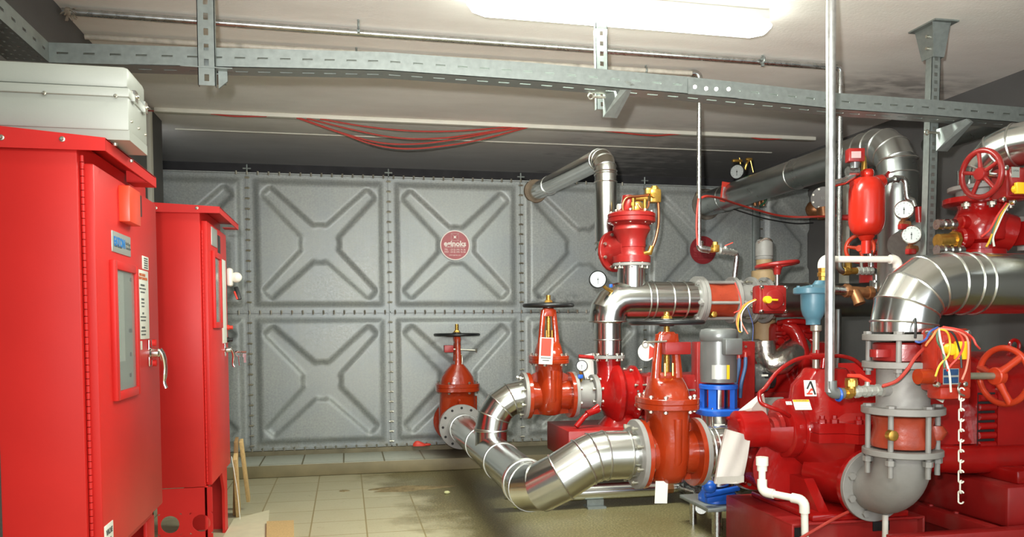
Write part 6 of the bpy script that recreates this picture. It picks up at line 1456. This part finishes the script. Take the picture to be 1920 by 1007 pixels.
b.build('shell', mat('vessel_red', S(176, 36, 22), .22, var=.06, scale=6, bump=.1, bscale=30), pr)
pc = at(1603, 292, YR-.02)
sw = MB().box(pc, (.085, .06, .070), Matrix.Rotation(-.25, 3, 'Z'), .004).build('pressure_switch', M_REDB, pr, 'red pressure switch box')
MB().box(pc+V((-.016, -.034, -.002)), (.05, .002, .035), Matrix.Rotation(-.25, 3, 'Z')).build('label', M_TAGP, sw)
MB().cyl(at(1603, 305, YR-.01), at(1603, 316, YR-.01), .026, .02, n=16).build('switch_neck', M_MOTG, pr)
b = MB().sweep(fillet([at(1602, 313, YR), at(1600, 330, YR), at(1582, 340, YR), at(1560, 345, YR)], .03, 4), .02, 12); b.lathe(at(1598, 322, YR), X_, [(-.03, .027), (.03, .027)], 12); b.build('fittings', M_GALP, pr)
MB().lathe(at(1620, 322, YR), Z_, [(0, .016), (.04, .014), (.07, .012), (.085, .009), (.085, 0)], 12).build('brass_nozzle', M_BRASS, pr)
MB().cyl(at(1631, 470, YR), at(1633, 500, YR), .0145, n=12).build('drain_nipple', M_GALP, pr)
b = MB().sweep(fillet([at(1654, 341, YR), at(1697, 332, YR-.01), at(1701, 372, YR-.02), at(1712, 376, YR-.03), at(1716, 388, YR-.04)], [.03, .015, .01], 4), .0155, 12)
for px, py, a_ in ((1660, 340, X_), (1680, 336, X_), (1700, 352, Z_), (1701, 366, Z_)): b.lathe(at(px, py, YR-.01), a_, [(-.012, .021), (.012, .021)], 10)
b.build('gauge_pipe', M_GALP, pr)
MB().bar(at(1661, 330, YR-.01), at(1667, 322, YR-.01), .012, .012).cyl(at(1664, 337, YR-.01), at(1664, 328, YR-.01), .007, n=8).build('cock_lever', M_REDB, pr)
for (px, py, R, lab) in ((1695, 393, .046, 'upper white-faced pressure gauge beside the red vessel'), (1709, 440, .047, 'lower white-faced pressure gauge beside the red vessel')):
    g = at(px, py, YR-.22); gg = thing('pressure_gauge', g, lab, 'gauge'); gauge(gg, g, (-.62, -.78, .12), R, col=M_STEEL)
    MB().sweep([g+V((.02, .03, -.03)), g+V((.03, .045, -.07)), g+V((.07, .06, -.08))], .013, 10).lathe(g+V((.035, .045, -.07)), X_, [(-.02, .02), (.03, .02), (.03, 0)], 8).build('stem', M_BRNZ, gg)
    MB().box(g+V((.02, .03, -.085)), (.05, .03, .03), None, .006).build('cock', M_REDB, gg)
single('red_pipe', MB().cyl(at(1722, 388, Yb-.16), at(1725, 432, Yb-.16), .020, n=14), M_REDB, 'short upright red pipe beside the upper white-faced gauge', 'pipe')
single('red_pipe', MB().sweep([at(1576, 408, YR+.4), at(1640, 412, YR+.35), at(1690, 416, YR+.3)], .015, 12).cyl(at(1672, 412, YR+.3), at(1690, 412, YR+.3), .026, n=12), M_REDD, 'level red pipe passing behind the red vessel', 'pipe')

# low fittings near the foot of the drop pipe: valve, strainer
lf = thing('valve_fittings', at(1610, 510, -2.24), 'brass check valve and ball valve at the foot of the rear drop pipe', 'fittings')
yl = -2.26
MB().sweep(fillet([at(1573, 488, yl), at(1574, 507, yl), at(1586, 508, yl)], .03, 4), .022, 12).build('elbow', M_GALPD, lf)
MB().sweep([at(1582, 508, yl), at(1606, 508, yl)], .02, 12).lathe(at(1590, 500, yl), Z_, [(-.03, .022), (.02, .022), (.035, .016), (.035, 0)], 8).lathe(at(1584, 508, yl), X_, [(-.01, .027), (.03, .027)], 8).build('check_fitting', M_BRASS, lf)
b = MB().sweep([at(1606, 508, yl), at(1634, 507, yl)], .018, 12)
for px in (1609, 1618, 1626, 1633): b.lathe(at(px, 508, yl), X_, [(-.008, .024), (.008, .024)], 8)
b.cyl(at(1616, 505, yl), at(1615, 492, yl), .008, n=8).box(at(1617, 491, yl), (.03, .01, .012)); b.build('ball_valve', M_PLATE, lf)
MB().sweep(fillet([at(1630, 507, yl), at(1643, 508, yl), at(1643, 532, yl)], .03, 4), .020, 12).cyl(at(1640, 526, yl), at(1640, 540, yl), .03, n=12).build('drop_elbow', M_GALPD, lf)
b = thing('strainer', at(1605, 575, -2.3), 'bronze y-strainer on a steel pipe in front of the long dark silver pipe', 'strainer')
ys = -2.3
m = MB().sweep([at(1584, 545, ys), at(1632, 549, ys)], [.030, .030], 16).lathe(at(1584, 545, ys), X_, [(0, .04), (.025, .04)], 8).lathe(at(1626, 549, ys), X_, [(0, .04), (.03, .04)], 8).sweep([at(1602, 548, ys-.01), at(1609, 562, ys-.04), at(1612, 570, ys-.05)], [.032, .030, .034], 14); m.build('body', M_BRNZ, b)
MB().sweep([at(1558, 543, ys), at(1586, 545, ys)], .028, 14).build('inlet_pipe', M_GALP, b)
MB().sweep(fillet([at(1630, 549, ys), at(1645, 549, ys), at(1646, 530, ys)], .03, 4), .032, 14).build('outlet_pipe', M_GALP, b)
# small wheel valve behind the vessel
YW = -2.1
sv = thing('butterfly_valve', at(1640, 500, YW), 'small red valve with an orange-red handwheel half hidden under the red vessel', 'valve')
wc2 = at(1612, 466, YW-.1); wheel(sv, wc2, V((-.75, -.66, 0)), .080, .012, M_ORW, 3, .02, .0, sr=.010)
MB().box(at(1656, 466, YW), (.13, .08, .12), None, .02).cyl(at(1612, 466, YW-.08), at(1650, 466, YW), .012, n=10).cyl(at(1640, 530, YW), at(1640, 480, YW), .09, n=24).build('gearbox', M_REDB, sv)
MB().cyl(at(1636, 484, YW-.12), at(1664, 480, YW-.12), .012, n=10).cyl(at(1642, 470, YW-.12), at(1647, 452, YW-.12), .008, n=8).build('drain_line', M_GALP, sv)
single('red_cock', MB().box(at(1668, 523, -2.45), (.06, .03, .03), None, .008).cyl(at(1664, 512, -2.45), at(1672, 522, -2.45), .010, n=10).ball(at(1661, 506, -2.45), .018), M_REDB, 'small red cock left of the big bright silver elbow', 'cock')
single('grey_conduit', MB().cyl(at(1571, 580, -2.0), V((at(1571, 580, -2.0).x, -2.0, .05)), .022, n=14), M_GALPD, 'grey vertical conduit behind the tall bright pipe, below the long silver pipe', 'conduit')

# alarm valve riser at the far right
YQ = -3.12
xq = at(1838, 430, YQ).x; mQ = mpp((xq, YQ, 1.6))
def zQ(py): return at(1838, py, YQ).z
al = thing('alarm_valve', (xq, YQ, zQ(474)), 'glossy red cast alarm valve at the right edge above the big silver pipe', 'valve')
b = MB().lathe((xq, YQ, 0), Z_, [(zQ(480), 44*mQ), (zQ(470), 44*mQ), (zQ(468), 30*mQ), (zQ(458), 30*mQ), (zQ(452), 44*mQ), (zQ(440), 47*mQ), (zQ(412), 47*mQ), (zQ(402), 42*mQ), (zQ(392), 38*mQ), (zQ(385), 40*mQ)], 40)
b.sweep([V((xq+.05, YQ-.02, zQ(432))), V((xq+.13, YQ-.05, zQ(440)))], [.10, .09], 20).box((xq+.17, YQ-.05, zQ(440)), (.03, .12, 44*mQ), None, .008)
b.lathe((xq-.10, YQ-.03, zQ(420)), -X_, [(0, .034), (.04, .034), (.045, .028)], 16)
b.lathe((xq-.10, YQ-.03, zQ(448)), -X_, [(0, .05), (.04, .05), (.05, .04)], 16)
b.build('body', M_RED, al)
MB().lathe((xq-.015, YQ, zQ(381)), (.06, 0, 1), [(-.014, 58*mQ), (-.012, 60*mQ), (.012, 60*mQ), (.014, 58*mQ)], 44).build('top_flange', M_RED, al)
for q in (-2.7, -1.9, -1.0, -.2): d = V((math.cos(q), math.sin(q), 0))*52*mQ; MB().cyl(V((xq-.01, YQ, zQ(396)))+d, V((xq-.01, YQ, zQ(356)))+d, .012, n=10).cyl(V((xq-.01, YQ, zQ(392)))+d, V((xq-.01, YQ, zQ(386)))+d, .021, n=6).build('stud', M_BOLT, al)
def pipe_x(name, px0, px1, py, Y, r, m, lab, cat='pipe'):
    b = MB().sweep([at(px0, py, Y), at(px1, py, Y)], r, 14); x = px0+3
    while x < px1-2: b.lathe(at(x, py, Y), X_, [(-.012, r*1.35), (.012, r*1.35)], 10); x += 13
    return single(name, b, m, lab, cat)
pipe_x('trim_pipe', 1757, 1792, 421, YQ-.03, .019, M_GALP, 'upper steel trim pipe left of the red alarm valve')
single('brass_drain_valve', MB().sweep([at(1758, 452, YQ-.03), at(1792, 450, YQ-.03)], .034, 16).lathe(at(1786, 450, YQ-.03), X_, [(0, .045), (.02, .045)], 8), M_BRASS, 'stout brass drain valve between the trim pipes of the red alarm valve', 'valve')
pipe_x('trim_pipe', 1757, 1806, 469, YQ-.05, .019, M_GALP, 'lower steel trim pipe left of the red alarm valve, just above the big silver pipe')
cable('red_cable', [at(1762, 381, YQ+.1), at(1772, 393, YQ-.16), at(1780, 388, YQ-.17), at(1800, 384, YQ-.17)], .005, M_CABLE, 'short red cable at the left rim of the red alarm valve', 'cable') if False else None
b4 = thing('butterfly_valve', (xq, YQ, zQ(372)), 'butterfly valve with upright five-spoke red wheel and yellow lever at the right edge', 'valve')
MB().lathe((xq, YQ, 0), Z_, [(zQ(375), 42*mQ), (zQ(358), 42*mQ)], 36).build('body', M_FLG, b4)
MB().lathe((xq, YQ, 0), Z_, [(zQ(359), 54*mQ), (zQ(358), 56*mQ), (zQ(351), 56*mQ), (zQ(350), 54*mQ)], 40).build('flange', M_FLG, b4)
YQ2 = YQ-.20
gc = at(1900, 346, YQ2); gb = MB().box(gc, (64*mQ, .10, 56*mQ), None, .02).box(gc+V((.0, -.055, 0)), (56*mQ, .03, 48*mQ), None, .02).build('gearbox', M_REDB, b4)
for px, py in ((1885, 315), (1880, 374), (1900, 379)): MB().lathe(at(px, py, YQ2-.06), (0, -1, 0), [(-.01, .012), (.01, .012), (.014, .007), (.014, 0)], 8).build('cover_bolt', M_CHROME, gb)
q = at(1904, 323, YQ2-.072); MB().box(q, (16*mQ, .003, 18*mQ)).build('plate', M_PLATE, gb); text('OPEN', q+V((0, -.002, .006)), X_, Z_, .012, M_INK, gb)
MB().box(at(1914, 353, YQ2-.085), (22*mQ, .02, 20*mQ), None, .004).lathe(at(1902, 355, YQ2-.07), (0, -1, 0), [(0, .018), (.02, .016), (.022, 0)], 14).build('pointer', M_YEL, gb)
wq = at(1840, 326, YQ2); MB().cyl(wq, at(1872, 330, YQ2), .013, n=12).build('wheel_shaft', M_STEEL, b4)
wheel(b4, wq, V((1, .12, .06)), 43*mpp(wq), .013, M_REDB, 5, .03, .0, ph=.17)
for i, (c_, ps) in enumerate((('yellow', [(1890, 382), (1878, 400), (1866, 425), (1855, 452), (1849, 463)]), ('white', [(1891, 383), (1880, 402), (1870, 425), (1862, 445), (1864, 462)]), ('green', [(1888, 382), (1874, 400), (1866, 420), (1860, 440), (1856, 458)]), ('red', [(1887, 381), (1870, 405), (1856, 430), (1840, 444)]))):
    cable('wire', [at(x, y, YQ2-.02) for x, y in ps], .005, WIRES[c_], c_+' loose wire hanging over the red alarm valve', 'wire')
iu = thing('insulated_riser', (xq, YQ, zQ(350)), 'silver clad riser above the alarm valve bending forward at the right edge', 'pipe')
ZU2 = at(1862, 272, YQ-.15).z
path = fillet([V((xq, YQ, zQ(352))), V((xq, YQ, zQ(318))), V((xq, YQ, ZU2)), V((xq+.1, YQ-.30, ZU2)), V((xq+.42, -4.6, ZU2))], [.001, .17, .10], 3)
clad(iu, path, 40*mQ, range(1, len(path)-1))
single('slim_pipe', MB().sweep([at(1738, 274, -2.2), at(1862, 238, -2.2), V((XR-.004, -2.2, at(1862, 238, -2.2).z+.05))], .05, 18), M_GALPD, 'dark pipe under the cable tray at the upper right, behind the alarm riser', 'pipe')
single('pipe_stub', MB().cyl(at(1914, 428, YQ+.1), at(1926, 428, YQ+.1), .06, n=20).cyl(at(1920, 430, YQ+.1), at(1920, 470, YQ+.1), .03, n=16), M_FLG, 'grey flanged pipe stub at the right picture edge beside the red alarm valve', 'pipe')

# ------------------------------------------------------------------ groups of repeats
GROUPS = {'control_cabinet': 'red control cabinets along the left wall', 'strut_hanger': 'slotted hangers of the cable tray', 'cable_tray': 'perforated cable trays', 'cable_trunking': 'white cable trunking runs',
          'red_cable': 'red cables', 'wire': 'loose wires at the valve gearboxes', 'pressure_gauge': 'pressure gauges', 'trim_pipe': 'trim pipes of the alarm valve', 'wooden_board': 'timber boards', 'butterfly_valve': 'butterfly valves',
          'check_valve': 'orange wafer check valves', 'pipe_elbow': 'segmented clad elbows', 'pipe_spool': 'grey pipe spools', 'foam_lump': 'scraps on the floor', 'dirt_heap': 'dirt on the floor'}
for o in list(bpy.data.objects):
    if o.parent is None and 'category' in o and 'group' not in o:
        g = GROUPS.get(o.name.split('.')[0])
        if g: o['group'] = g
